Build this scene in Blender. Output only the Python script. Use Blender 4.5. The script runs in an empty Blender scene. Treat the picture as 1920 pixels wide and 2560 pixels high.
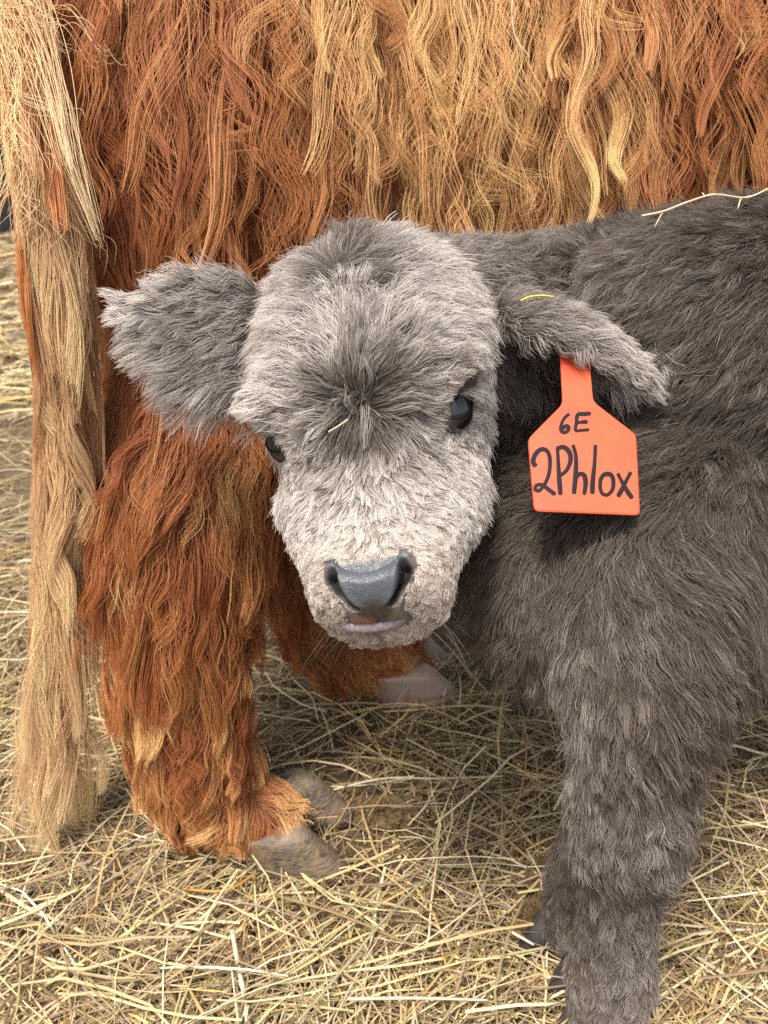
import bpy, bmesh, math, random, time
import numpy as np
from mathutils import Vector, kdtree

T0 = time.time()
rng = np.random.default_rng(7)
random.seed(7)
scene = bpy.context.scene
COL = scene.collection

# ------------------------------------------------------------------ camera
CAM_H, PITCH, F, CU, CV = 0.75, math.radians(25.0), 1849.0, 960.0, 1280.0
cam_d = bpy.data.cameras.new('camera')
cam_d.sensor_fit = 'VERTICAL'
cam_d.sensor_height = 36.0
cam_d.lens = 26.0
cam_d.clip_start = 0.02
cam_d.clip_end = 400
cam_d.dof.use_dof = True
cam_d.dof.focus_distance = 0.56
cam_d.dof.aperture_fstop = 9.0
cam = bpy.data.objects.new('camera', cam_d)
cam.location = (0, 0, CAM_H)
cam.rotation_euler = (math.pi / 2 - PITCH, 0, 0)
COL.objects.link(cam)
scene.camera = cam

# ------------------------------------------------------------------ world and sun
SUN_EL, SUN_AZ = math.radians(66), math.radians(212)      # azimuth clockwise from +Y: behind the camera, to its left
world = bpy.data.worlds.new('World')
scene.world = world
world.use_nodes = True
wn = world.node_tree
wn.nodes.clear()
sky = wn.nodes.new('ShaderNodeTexSky')
sky.sky_type = 'NISHITA'
sky.sun_disc = False
sky.sun_elevation = SUN_EL
sky.sun_rotation = SUN_AZ
sky.air_density = 1.0
sky.dust_density = 4.0
sky.ozone_density = 1.0
bg = wn.nodes.new('ShaderNodeBackground')
bg.inputs['Strength'].default_value = 0.14
wo = wn.nodes.new('ShaderNodeOutputWorld')
hz = wn.nodes.new('ShaderNodeHueSaturation')          # thin bright overcast: most of the blue washed out
hz.inputs['Saturation'].default_value = 0.30
wn.links.new(sky.outputs[0], hz.inputs['Color'])
wn.links.new(hz.outputs[0], bg.inputs[0])
wn.links.new(bg.outputs[0], wo.inputs[0])
sun_d = bpy.data.lights.new('sun', 'SUN')
sun_d.energy = 2.4
sun_d.angle = math.radians(11)
sun_d.color = (1.0, 0.93, 0.82)
sun = bpy.data.objects.new('sun', sun_d)
sd = Vector((math.sin(SUN_AZ) * math.cos(SUN_EL), math.cos(SUN_AZ) * math.cos(SUN_EL), math.sin(SUN_EL)))
sun.rotation_euler = sd.to_track_quat('Z', 'Y').to_euler()
COL.objects.link(sun)

vs = scene.view_settings
vs.view_transform = 'Standard'
vs.look = 'None'
vs.exposure = 0.72
vs.gamma = 1
cy = scene.cycles
cy.max_bounces = 5
cy.diffuse_bounces = 2
cy.glossy_bounces = 2
cy.transmission_bounces = 3
cy.transparent_max_bounces = 4
cy.caustics_reflective = False
cy.caustics_refractive = False
cy.use_denoising = False
cy.denoiser = 'OPENIMAGEDENOISE'
cy.use_adaptive_sampling = True
cy.adaptive_threshold = 0.02
scene.cycles_curves.shape = 'RIBBONS'
scene.cycles_curves.subdivisions = 2

# ------------------------------------------------------------------ helpers
cp, sp = math.cos(PITCH), math.sin(PITCH)
CAMP = np.array([0, 0, CAM_H])
FWD, UP, RIGHT = np.array([0, cp, -sp]), np.array([0, sp, cp]), np.array([1.0, 0, 0])

def P(u, v, s):
    """photo pixel + depth along the view axis -> world point"""
    return CAMP + s * (RIGHT * (u - CU) / F + UP * (CV - v) / F + FWD)

def G(u, v, z=0.0):
    """photo pixel -> point on the ground (height z)"""
    d = RIGHT * (u - CU) / F + UP * (CV - v) / F + FWD
    return CAMP + d * ((z - CAM_H) / d[2])

def PYY(u, v, Y):
    d = RIGHT * (u - CU) / F + UP * (CV - v) / F + FWD
    return CAMP + d * (Y / d[1])

def project(p):
    q = p - CAMP
    s = q @ FWD
    return CU + F * (q @ RIGHT) / s, CV - F * (q @ UP) / s, s

def unit(a):
    return a / np.maximum(np.linalg.norm(a, axis=-1, keepdims=True), 1e-9)

def catmull(pts, n):
    pts = np.asarray(pts, float)
    k = len(pts)
    ext = np.vstack([2 * pts[0] - pts[1], pts, 2 * pts[-1] - pts[-2]])
    ts = np.linspace(0, k - 1 - 1e-6, n)
    i = ts.astype(int)
    f = (ts - i)[:, None]
    a, b, c, d = ext[i], ext[i + 1], ext[i + 2], ext[i + 3]
    return 0.5 * (2 * b + (c - a) * f + (2 * a - 5 * b + 4 * c - d) * f ** 2 + (3 * b - a - 3 * c + d) * f ** 3)

def empty(name, loc, label, cat, group=None):
    o = bpy.data.objects.new(name, None)
    o.empty_display_size = 0.05
    o.location = loc
    COL.objects.link(o)
    o['label'] = label
    o['category'] = cat
    if group:
        o['group'] = group
    return o

def link(o, parent=None):
    COL.objects.link(o)
    if parent is not None:
        o.parent = parent
        o.matrix_parent_inverse = parent.matrix_world.inverted() if parent.type != 'EMPTY' else \
            __import__('mathutils').Matrix.Translation(parent.location).inverted()
    return o

def mesh_obj(name, verts, faces, mat, parent=None, smooth=True):
    me = bpy.data.meshes.new(name)
    me.from_pydata([tuple(map(float, v)) for v in verts], [], [tuple(map(int, f)) for f in faces])
    me.update()
    if smooth:
        me.polygons.foreach_set('use_smooth', np.ones(len(me.polygons), bool))
    if mat:
        me.materials.append(mat)
    return link(bpy.data.objects.new(name, me), parent)

def grid_faces(nu, nv, wrap=False):
    f = []
    for i in range(nu - 1):
        for j in range(nv if wrap else nv - 1):
            j2 = (j + 1) % nv
            f.append((i * nv + j, i * nv + j2, (i + 1) * nv + j2, (i + 1) * nv + j))
    return f

class Soup:
    """closed shapes that a voxel remesh melts into one continuous skin; remembers which shape is where"""
    def __init__(self):
        self.v, self.f, self.tp, self.tt = [], [], [], []
        self.n = 0
    def add(self, v, f, tag):
        v = np.asarray(v, float)
        self.v.append(v)
        self.f += [tuple(i + self.n for i in q) for q in f]
        self.n += len(v)
        self.tp.append(v)
        self.tt += [tag] * len(v)
    def tube(self, pts, radii, tag, n=None, seg=18):
        pts = np.asarray(pts, float)
        pr = np.hstack([pts, np.asarray(radii, float)[:, None]])
        n = n or max(6, 7 * len(pts))
        pr = catmull(pr, n)
        c, r = pr[:, :3], pr[:, 3]
        # round ends
        t0, t1 = unit(c[0] - c[1]), unit(c[-1] - c[-2])
        ks = np.array([0.98, 0.8, 0.45])
        c = np.vstack([[c[0] + t0 * r[0] * k for k in ks], c, [c[-1] + t1 * r[-1] * k for k in ks[::-1]]])
        r = np.concatenate([r[0] * np.sqrt(1 - ks ** 2), r, r[-1] * np.sqrt(1 - ks[::-1] ** 2)])
        tan = unit(np.gradient(c, axis=0))
        ref = np.array([0.31, 0.17, 0.93]) if abs(tan[:, 2]).mean() < .8 else np.array([1.0, .1, .05])
        a = unit(np.cross(tan, ref))
        b = np.cross(tan, a)
        th = np.linspace(0, 2 * math.pi, seg, endpoint=False)
        V = (c[:, None] + r[:, None, None] * (np.cos(th)[None, :, None] * a[:, None] + np.sin(th)[None, :, None] * b[:, None])).reshape(-1, 3)
        f = grid_faces(len(c), seg, True)
        f.append(tuple(range(seg))[::-1])
        f.append(tuple((len(c) - 1) * seg + j for j in range(seg)))
        self.add(V, f, tag)
    def ball(self, c, r, tag, nu=18, nv=24):
        c = np.asarray(c, float)
        r = np.broadcast_to(np.asarray(r, float), 3)
        ph = np.linspace(0.02, math.pi - 0.02, nu)
        th = np.linspace(0, 2 * math.pi, nv, endpoint=False)
        V = np.stack([np.sin(ph)[:, None] * np.cos(th), np.sin(ph)[:, None] * np.sin(th), np.cos(ph)[:, None] * np.ones(nv)], -1).reshape(-1, 3) * r + c
        f = grid_faces(nu, nv, True)
        f.append(tuple(range(nv))[::-1])
        f.append(tuple((nu - 1) * nv + j for j in range(nv)))
        self.add(V, f, tag)
    def build(self, name, mat, parent, voxel, smooth):
        me = bpy.data.meshes.new(name + '_raw')
        me.from_pydata([tuple(x) for x in np.vstack(self.v)], [], self.f)
        bm = bmesh.new()
        bm.from_mesh(me)
        bmesh.ops.recalc_face_normals(bm, faces=bm.faces)
        bm.to_mesh(me)
        bm.free()
        o = bpy.data.objects.new(name + '_raw', me)
        COL.objects.link(o)
        m = o.modifiers.new('remesh', 'REMESH')
        m.mode = 'VOXEL'
        m.voxel_size = voxel
        m.use_smooth_shade = True
        m2 = o.modifiers.new('smooth', 'SMOOTH')
        m2.factor = 0.5
        m2.iterations = smooth
        dg = bpy.context.evaluated_depsgraph_get()
        out = bpy.data.meshes.new_from_object(o.evaluated_get(dg))
        bpy.data.objects.remove(o)
        bpy.data.meshes.remove(me)
        out.name = name
        out.materials.clear()
        out.materials.append(mat)
        out.polygons.foreach_set('use_smooth', np.ones(len(out.polygons), bool))
        self.kd = kdtree.KDTree(len(self.tt))
        for i, p in enumerate(np.vstack(self.tp)):
            self.kd.insert(p, i)
        self.kd.balance()
        return link(bpy.data.objects.new(name, out), parent)

# ------------------------------------------------------------------ materials
def mat_new(name):
    m = bpy.data.materials.new(name)
    m.use_nodes = True
    return m, m.node_tree, m.node_tree.nodes['Principled BSDF']

def mat_plain(name, col, rough=0.6, noise=None, bump=0.0, scale=60, spec=0.5):
    m, nt, b = mat_new(name)
    b.inputs['Base Color'].default_value = (*col, 1)
    b.inputs['Roughness'].default_value = rough
    b.inputs['Specular IOR Level'].default_value = spec
    tc = nt.nodes.new('ShaderNodeTexCoord')
    nz = nt.nodes.new('ShaderNodeTexNoise')
    nz.inputs['Scale'].default_value = scale
    nz.inputs['Detail'].default_value = 6
    nt.links.new(tc.outputs['Object'], nz.inputs['Vector'])
    if noise:
        mx = nt.nodes.new('ShaderNodeMix')
        mx.data_type = 'RGBA'
        mx.inputs[6].default_value = (*col, 1)
        mx.inputs[7].default_value = (*noise, 1)
        rp = nt.nodes.new('ShaderNodeMapRange')
        rp.inputs[1].default_value = 0.35
        rp.inputs[2].default_value = 0.68
        nt.links.new(nz.outputs[0], rp.inputs[0])
        nt.links.new(rp.outputs[0], mx.inputs[0])
        nt.links.new(mx.outputs[2], b.inputs['Base Color'])
    if bump:
        bp = nt.nodes.new('ShaderNodeBump')
        bp.inputs['Strength'].default_value = 0.6
        bp.inputs['Distance'].default_value = bump
        nt.links.new(nz.outputs[0], bp.inputs['Height'])
        nt.links.new(bp.outputs[0], b.inputs['Normal'])
    return m

def mat_attr(name, rough=0.6, translucent=0.0):
    m, nt, b = mat_new(name)
    at = nt.nodes.new('ShaderNodeAttribute')
    at.attribute_name = 'col'
    nt.links.new(at.outputs['Color'], b.inputs['Base Color'])
    b.inputs['Roughness'].default_value = rough
    b.inputs['Specular IOR Level'].default_value = 0.35
    return m

def mat_hair(name, gloss=0.2, trans=0.25, rough=0.3):
    """hair fibre: coloured body, light leaking through, and a sheen along the fibre"""
    m = bpy.data.materials.new(name)
    m.use_nodes = True
    nt = m.node_tree
    nt.nodes.clear()
    out = nt.nodes.new('ShaderNodeOutputMaterial')
    at = nt.nodes.new('ShaderNodeAttribute')
    at.attribute_name = 'col'
    df = nt.nodes.new('ShaderNodeBsdfDiffuse')
    tr = nt.nodes.new('ShaderNodeBsdfTranslucent')
    hr = nt.nodes.new('ShaderNodeBsdfHair')
    hr.component = 'Reflection'
    hr.inputs['RoughnessU'].default_value = rough
    hr.inputs['RoughnessV'].default_value = 1.0
    hr.inputs['Offset'].default_value = -0.08
    sh = nt.nodes.new('ShaderNodeMix'); sh.data_type = 'RGBA'
    sh.inputs[0].default_value = 0.35
    sh.inputs[7].default_value = (.9, .88, .85, 1)
    nt.links.new(at.outputs['Color'], sh.inputs[6])
    nt.links.new(sh.outputs[2], hr.inputs['Color'])
    nt.links.new(at.outputs['Color'], df.inputs['Color'])
    nt.links.new(at.outputs['Color'], tr.inputs['Color'])
    m1 = nt.nodes.new('ShaderNodeMixShader'); m1.inputs[0].default_value = trans
    nt.links.new(df.outputs[0], m1.inputs[1]); nt.links.new(tr.outputs[0], m1.inputs[2])
    m2 = nt.nodes.new('ShaderNodeMixShader'); m2.inputs[0].default_value = gloss
    nt.links.new(m1.outputs[0], m2.inputs[1]); nt.links.new(hr.outputs[0], m2.inputs[2])
    nt.links.new(m2.outputs[0], out.inputs[0])
    return m

M_COWSKIN = mat_plain('cow_hide', (.10, .030, .010), .8, (.14, .05, .018))
M_CALFSKIN = mat_plain('calf_hide', (.085, .072, .062), .8, (.12, .10, .088))
M_COWHAIR = mat_hair('cow_hair', .16, .08, .22)
M_CALFHAIR = mat_hair('calf_hair', .13, .10, .28)
def mat_hoof(name):
    """grey-brown horn with growth rings, worn pinkish patches and dried mud"""
    m, nt, b = mat_new(name)
    tc = nt.nodes.new('ShaderNodeTexCoord')
    def noise(scale, detail, stretch=(1, 1, 1)):
        mp = nt.nodes.new('ShaderNodeMapping'); mp.inputs['Scale'].default_value = stretch
        nz = nt.nodes.new('ShaderNodeTexNoise'); nz.inputs['Scale'].default_value = scale; nz.inputs['Detail'].default_value = detail
        nt.links.new(tc.outputs['Object'], mp.inputs['Vector']); nt.links.new(mp.outputs[0], nz.inputs['Vector'])
        return nz.outputs[0]
    def ramp(src, lo, hi):
        r = nt.nodes.new('ShaderNodeMapRange'); r.inputs[1].default_value = lo; r.inputs[2].default_value = hi
        nt.links.new(src, r.inputs[0]); return r.outputs[0]
    def mix(fac, a, b_):
        mx = nt.nodes.new('ShaderNodeMix'); mx.data_type = 'RGBA'
        nt.links.new(fac, mx.inputs[0])
        for k, c in ((6, a), (7, b_)):
            if isinstance(c, tuple): mx.inputs[k].default_value = (*c, 1)
            else: nt.links.new(c, mx.inputs[k])
        return mx.outputs[2]
    c1 = mix(ramp(noise(28, 5), .42, .62), (.15, .12, .09), (.27, .19, .135))
    c2 = mix(ramp(noise(60, 6, (1, 1, 4)), .50, .66), c1, (.085, .070, .058))
    c3 = mix(ramp(noise(95, 9), .52, .62), c2, (.24, .18, .10))
    nt.links.new(c3, b.inputs['Base Color'])
    b.inputs['Roughness'].default_value = .55
    bp = nt.nodes.new('ShaderNodeBump'); bp.inputs['Distance'].default_value = .003; bp.inputs['Strength'].default_value = .9
    nt.links.new(noise(110, 9, (1, 1, 3)), bp.inputs['Height']); nt.links.new(bp.outputs[0], b.inputs['Normal'])
    return m
M_HOOF = mat_hoof('hoof_horn')
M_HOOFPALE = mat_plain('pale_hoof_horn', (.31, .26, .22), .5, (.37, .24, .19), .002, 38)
M_HOOFDARK = mat_plain('dark_hoof_horn', (.03, .028, .03), .4, (.06, .05, .05), .001, 45)
M_STRAW = mat_attr('straw', .5)

# ------------------------------------------------------------------ the fur maker
def sample_surface(ob, n, tagger=None):
    """area-weighted points on a mesh, more of them where the photograph looks"""
    me = ob.data
    nv = len(me.vertices)
    co = np.empty(nv * 3); me.vertices.foreach_get('co', co); co = co.reshape(-1, 3)
    no = np.empty(nv * 3); me.vertices.foreach_get('normal', no); no = no.reshape(-1, 3)
    me.calc_loop_triangles()
    tr = np.empty(len(me.loop_triangles) * 3, np.int32); me.loop_triangles.foreach_get('vertices', tr); tr = tr.reshape(-1, 3)
    a, b, c = co[tr[:, 0]], co[tr[:, 1]], co[tr[:, 2]]
    area = 0.5 * np.linalg.norm(np.cross(b - a, c - a), axis=1)
    ctr = (a + b + c) / 3
    nn = unit(no[tr].mean(1))
    u, v, s = project(ctr)
    facing = (nn * unit(CAMP - ctr)).sum(1)
    near = (u > -260) & (u < 2180) & (v > -260) & (v < 2820) & (s > .1)
    w = np.where(near & (facing > -0.25), 1.0, 0.12)
    if tagger is not None:
        w = w * tagger(ctr)
    pr = area * w
    pr /= pr.sum()
    idx = rng.choice(len(tr), n, p=pr)
    r1, r2 = np.sqrt(rng.random(n)), rng.random(n)
    ba = np.stack([1 - r1, r1 * (1 - r2), r1 * r2], -1)
    pts = (co[tr[idx]] * ba[:, :, None]).sum(1)
    nr = unit((no[tr[idx]] * ba[:, :, None]).sum(1))
    return pts, nr, w[idx] < 0.5

def guide_fields(u, v, guides, power=2.0, scale=60.0):
    """inverse-distance blend of the combing guides"""
    g = np.asarray(guides, float)
    out = np.zeros((len(u), g.shape[1] - 2))
    for i in range(0, len(u), 40000):
        d2 = (u[i:i + 40000, None] - g[None, :, 0]) ** 2 + (v[i:i + 40000, None] - g[None, :, 1]) ** 2
        w = 1.0 / (d2 + scale ** 2) ** power
        w /= w.sum(1, keepdims=True)
        out[i:i + 40000] = w @ g[:, 2:]
    return out

def nearest(centres, pts):
    kd = kdtree.KDTree(len(centres))
    for i, p in enumerate(centres):
        kd.insert(p, i)
    kd.balance()
    find = kd.find
    return np.array([find(p)[1] for p in pts.tolist()], np.int64)

def strands(roots, nrm, tang, length, lift, npts, noise=.12, gravity=0.0, clumps=(), wave=(0, 0), droop=.9, cnoise=0.0, nscale=None):
    """hair shapes: (N, npts, 3). clumps: list of (count, amount, shape); wave: (amplitude m, waves per hair)"""
    N = len(roots)
    t = np.linspace(0, 1, npts)
    jitter = rng.normal(0, noise, (N, 3))
    cents = []
    for cn, amt, shp in clumps:
        ci = rng.choice(N, min(cn, N), replace=False)
        near = nearest(roots[ci], roots)
        cents.append((ci, near, amt, shp))
    if cents and cnoise:
        ci, near, _, _ = cents[-1]
        jitter = jitter + rng.normal(0, cnoise, (len(ci), 3))[near]
    if nscale is not None:
        jitter = jitter * nscale[:, None]
    if cents:
        ci, near, _, _ = cents[0]
        ph = rng.random(len(ci))[near] * 2 * math.pi + rng.normal(0, .35, N)
        fr = (wave[1] * rng.uniform(.6, 1.4, len(ci)))[near] * rng.uniform(.93, 1.07, N)
        am = (wave[0] * rng.uniform(.25, 1.5, len(ci)))[near] * rng.uniform(.75, 1.25, N)
        hel = rng.uniform(-1, 1, len(ci))[near]
    else:
        ph, fr, am, hel = rng.random(N) * 6.28, np.full(N, wave[1]), np.full(N, wave[0]), rng.uniform(-1, 1, N)
    Pn = np.empty((N, npts, 3))
    cur = roots.copy()
    Pn[:, 0] = cur
    step = (length / (npts - 1))[:, None]
    down = np.array([0, 0, -1.0])
    for k in range(1, npts):
        tt = t[k]
        d = unit(tang * (1 - lift * (1 - tt * droop))[:, None] + nrm * (lift * (1 - tt * droop))[:, None]
                 + down * gravity * tt + jitter * (0.35 + .65 * tt))
        cur = cur + d * step
        Pn[:, k] = cur
    if wave[0]:
        axis = unit(Pn[:, -1] - Pn[:, 0])
        side = unit(np.cross(axis, nrm))
        out = unit(np.cross(side, axis))
        env = (t ** .8)[None]
        ang = 2 * math.pi * fr[:, None] * t[None] + ph[:, None]
        s0 = np.sin(ph)[:, None]; c0 = np.cos(ph)[:, None]
        Pn += (am[:, None] * env * (np.sin(ang) - s0 * (1 - t)[None]))[:, :, None] * side[:, None]
        Pn += (am[:, None] * env * hel[:, None] * .8 * (np.cos(ang) * .5 + .5))[:, :, None] * out[:, None]
    for ci, near, amt, shp in cents:
        w = (np.broadcast_to(amt, N)[:, None] * (t ** shp)[None])[:, :, None]
        tgt = Pn[ci][near]
        Pn = Pn + w * (tgt - Pn)
    return Pn, (cents[0][1] if cents else None)

def hair_object(name, parent, mat, Pn, rad_root, rad_tip, col_root, col_tip, mid=0.5):
    N, K, _ = Pn.shape
    hc = bpy.data.hair_curves.new(name)
    hc.add_curves([K] * N)
    hc.attributes['position'].data.foreach_set('vector', np.ascontiguousarray(Pn, np.float32).ravel())
    t = np.linspace(0, 1, K)
    rr = np.broadcast_to(np.asarray(rad_root, float), N)
    r = rr[:, None] * ((1 - t ** 2) + t ** 2 * rad_tip)[None]
    at = hc.attributes.new('radius', 'FLOAT', 'POINT') if 'radius' not in hc.attributes else hc.attributes['radius']
    at.data.foreach_set('value', r.astype(np.float32).ravel())
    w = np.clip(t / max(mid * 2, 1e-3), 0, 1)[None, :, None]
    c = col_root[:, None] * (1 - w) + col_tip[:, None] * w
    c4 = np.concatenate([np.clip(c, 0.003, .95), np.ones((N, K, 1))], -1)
    ca = hc.attributes.new('col', 'FLOAT_COLOR', 'POINT')
    ca.data.foreach_set('color', c4.astype(np.float32).ravel())
    hc.materials.append(mat)
    return link(bpy.data.objects.new(name, hc), parent)

def tangent(dirs, nrm):
    return unit(dirs - (dirs * nrm).sum(1, keepdims=True) * nrm)

def imgdir(du, dv):
    return RIGHT[None] * du[:, None] - UP[None] * dv[:, None]

FUR, DENS = True, 1.0

# ================================================================== the setting: ground, straw, far shed wall
def ground_z(x, y):
    return 0.010 * np.sin(x * 7.1 + 1.3) * np.cos(y * 6.3) + 0.006 * np.sin(x * 17 + y * 13) - 0.008

gx = np.concatenate([np.linspace(-90, -3, 30), np.linspace(-2.9, 2.9, 117), np.linspace(3, 90, 30)])
gy = np.concatenate([np.linspace(-40, -1, 14), np.linspace(-.9, 4, 99), np.linspace(4.2, 120, 40)])
XX, YY = np.meshgrid(gx, gy, indexing='ij')
near_w = np.clip(1.2 - np.hypot(XX, YY - 1) / 6, 0, 1)
ZZ = ground_z(XX, YY) * near_w - 0.004
mg, nt, bs = mat_new('trodden_soil')
tc = nt.nodes.new('ShaderNodeTexCoord')
n1 = nt.nodes.new('ShaderNodeTexNoise'); n1.inputs['Scale'].default_value = 3.2; n1.inputs['Detail'].default_value = 9
n2 = nt.nodes.new('ShaderNodeTexNoise'); n2.inputs['Scale'].default_value = 90; n2.inputs['Detail'].default_value = 8
nt.links.new(tc.outputs['Object'], n1.inputs['Vector'])
nt.links.new(tc.outputs['Object'], n2.inputs['Vector'])
cr = nt.nodes.new('ShaderNodeValToRGB')
cr.color_ramp.elements[0].position = .35
cr.color_ramp.elements[0].color = (.070, .045, .022, 1)
cr.color_ramp.elements[1].position = .68
cr.color_ramp.elements[1].color = (.16, .11, .055, 1)
ad = nt.nodes.new('ShaderNodeMix'); ad.inputs[0].default_value = .45
nt.links.new(n1.outputs[0], ad.inputs[2]); nt.links.new(n2.outputs[0], ad.inputs[3])
nt.links.new(ad.outputs[0], cr.inputs[0])
nt.links.new(cr.outputs[0], bs.inputs['Base Color'])
bs.inputs['Roughness'].default_value = .9
bp = nt.nodes.new('ShaderNodeBump'); bp.inputs['Distance'].default_value = .006; bp.inputs['Strength'].default_value = .8
nt.links.new(n2.outputs[0], bp.inputs['Height']); nt.links.new(bp.outputs[0], bs.inputs['Normal'])
g = mesh_obj('ground', np.stack([XX, YY, ZZ], -1).reshape(-1, 3), grid_faces(len(gx), len(gy)), mg)
g['kind'] = 'structure'

STRAW_COLS = np.array([(.62, .50, .28), (.74, .64, .42), (.50, .385, .21), (.30, .22, .13), (.19, .135, .085), (.40, .31, .26), (.38, .33, .17), (.84, .77, .58), (.58, .37, .14)])
STRAW_P = np.array([.22, .15, .16, .14, .10, .09, .06, .05, .03])

def straw_mesh(name, base, ang, length, width, lift0, lift1, cols, segs=4, bend=.12):
    """flat, slightly folded and bent blades as one mesh"""
    N = len(base)
    t = np.linspace(-.5, .5, segs + 1)
    d = np.stack([np.cos(ang), np.sin(ang), np.zeros(N)], -1)
    sd_ = np.stack([-np.sin(ang), np.cos(ang), np.zeros(N)], -1)
    b1 = rng.normal(0, bend, N) * length
    kink = rng.normal(0, bend * .5, (N, segs + 1)) * length[:, None] * .35
    arch = np.abs(rng.normal(0, .05, N)) * length
    c = base[:, None] + d[:, None] * (t[None] * length[:, None])[:, :, None]
    c = c + sd_[:, None] * (b1[:, None] * (4 * t ** 2)[None] + kink)[:, :, None]
    z = lift0[:, None] * (.5 - t)[None] + lift1[:, None] * (.5 + t)[None] + arch[:, None] * (1 - 4 * t ** 2)[None]
    c[:, :, 2] = base[:, None, 2] + z
    roll = rng.uniform(-.9, .9, N)
    wv = sd_ * np.cos(roll)[:, None] + np.array([0, 0, 1.0]) * np.sin(roll)[:, None]
    up = np.cross(d, wv)
    up *= np.sign(up[:, 2:3])
    prof = np.clip(1.25 - 1.3 * np.abs(t) * rng.uniform(0, 1.2, (N, 1)), .3, 1)
    hw = (width * .5)[:, None] * prof
    V = np.stack([c - wv[:, None] * hw[:, :, None], c + up[:, None] * (hw * .55)[:, :, None], c + wv[:, None] * hw[:, :, None]], 2)
    K = segs + 1
    V = V.reshape(-1, 3)
    base_i = (np.arange(N) * K * 3)[:, None, None]
    i = (np.arange(segs) * 3)[None, :, None]
    q = np.array([[0, 1, 4, 3], [1, 2, 5, 4]])
    Fc = (base_i[..., None] + i[..., None] + q[None, None]).reshape(-1, 4)
    me = bpy.data.meshes.new(name)
    me.vertices.add(len(V)); me.vertices.foreach_set('co', V.astype(np.float32).ravel())
    me.loops.add(len(Fc) * 4); me.loops.foreach_set('vertex_index', Fc.astype(np.int32).ravel())
    me.polygons.add(len(Fc)); me.polygons.foreach_set('loop_start', np.arange(0, len(Fc) * 4, 4, dtype=np.int32))
    me.update(calc_edges=True)
    ca = me.attributes.new('col', 'FLOAT_COLOR', 'POINT')
    c4 = np.concatenate([np.repeat(cols, K * 3, 0), np.ones((len(V), 1))], 1)
    ca.data.foreach_set('color', c4.astype(np.float32).ravel())
    me.materials.append(M_STRAW)
    return me

FINE_P = np.array([.13, .06, .14, .22, .20, .14, .07, .02, .02])

def straw_cols(n, fine=False):
    c = STRAW_COLS[rng.choice(len(STRAW_COLS), n, p=FINE_P if fine else STRAW_P)]
    return np.clip(c * np.array([.98, .92, .82]) * rng.normal(1, .16, (n, 1)) * rng.normal(1, .04, (n, 3)), .02, .9)

def scatter(n, y0, y1, spread, power):
    """ground positions inside the wedge in front of the camera"""
    y = (y0 ** (1 - power) + rng.random(n) * (y1 ** (1 - power) - y0 ** (1 - power))) ** (1 / (1 - power)) if power != 1 else y0 * (y1 / y0) ** rng.random(n)
    x = rng.uniform(-1, 1, n) * (spread + .80 * y)
    return x, y

def straw_layer(name, n, y0, y1, power, lmin, lmax, wmin, wmax, zmax, label, bend=.12, fine=False):
    x, y = scatter(n, y0, y1, .42, power)
    patch = np.sin(x * 5.3 + 2 * np.sin(y * 3.1)) * np.sin(y * 6.7 + 1.7 * np.sin(x * 4.1)) + .5 * np.sin(x * 13 + y * 9)
    keep = rng.random(n) < np.clip(.76 + .45 * patch, .26, 1)
    x, y, patch = x[keep], y[keep], patch[keep]
    n = len(x)
    far = np.clip((y - 1.2) / 6, 0, 1)
    L = rng.uniform(lmin, lmax, n) ** 1.0 * (1 + .6 * far)
    W = rng.uniform(wmin, wmax, n) * (1 + 2.2 * far)
    ang = rng.normal(.35, .75, n) + np.where(rng.random(n) < .35, rng.uniform(0, 3.14, n), 0)
    z = ground_z(x, y) * np.clip(1.2 - np.hypot(x, y - 1) / 6, 0, 1) + rng.random(n) ** 1.6 * zmax + .001
    lo = rng.normal(0, .07, n) * L
    base = np.stack([x, y, z], -1)
    me = straw_mesh(name, base, ang, L, W, np.abs(lo) * .3, np.abs(rng.normal(0, .10, n)) * L, straw_cols(n, fine), bend=bend)
    o = link(bpy.data.objects.new(name, me))
    o['kind'] = 'stuff'
    o['label'] = label
    o['category'] = 'straw'
    return o

straw_layer('fine_hay', 56000, .28, 2.6, 1.1, .015, .09, .0006, .0016, .014, 'fine broken hay trodden over the soil', fine=True)
straw_layer('loose_straw', 10600, .28, 2.6, 1.1, .06, .20, .0010, .0029, .024, 'longer loose straw lying on top of the trodden hay', .07)
straw_layer('distant_straw', 24000, 2.3, 12, 1.3, .06, .22, .003, .006, .03, 'pale straw spread over the yard behind the cow')

# chaff and crushed maize: small chips lying in the hay
n = 900
x, y = scatter(n, .34, 1.5, .2, 1.2)
cl = rng.random(n) < .6
x = np.where(cl, rng.normal(-.02, .16, n), x); y = np.where(cl, rng.normal(.47, .07, n), y)
V, Fc = [], []
for k in range(n):
    r = rng.uniform(.0012, .0032)
    c = np.array([x[k], y[k], ground_z(x[k], y[k]) + rng.uniform(.006, .020)])
    b = len(V)
    for j in range(5):
        a = j * 1.2566 + rng.normal(0, .3)
        V.append(c + np.array([math.cos(a) * r * rng.uniform(.6, 1.3), math.sin(a) * r * rng.uniform(.6, 1.3), rng.normal(0, .0006)]))
    V.append(c + np.array([0, 0, r * .7])); V.append(c - np.array([0, 0, r * .5]))
    for j in range(5):
        Fc += [(b + j, b + (j + 1) % 5, b + 5), (b + (j + 1) % 5, b + j, b + 6)]
o = mesh_obj('crushed_grain', V, Fc, mat_plain('crushed_maize', (.72, .62, .36), .6, (.70, .47, .08), 0, 35), None, False)
o['kind'] = 'stuff'

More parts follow.
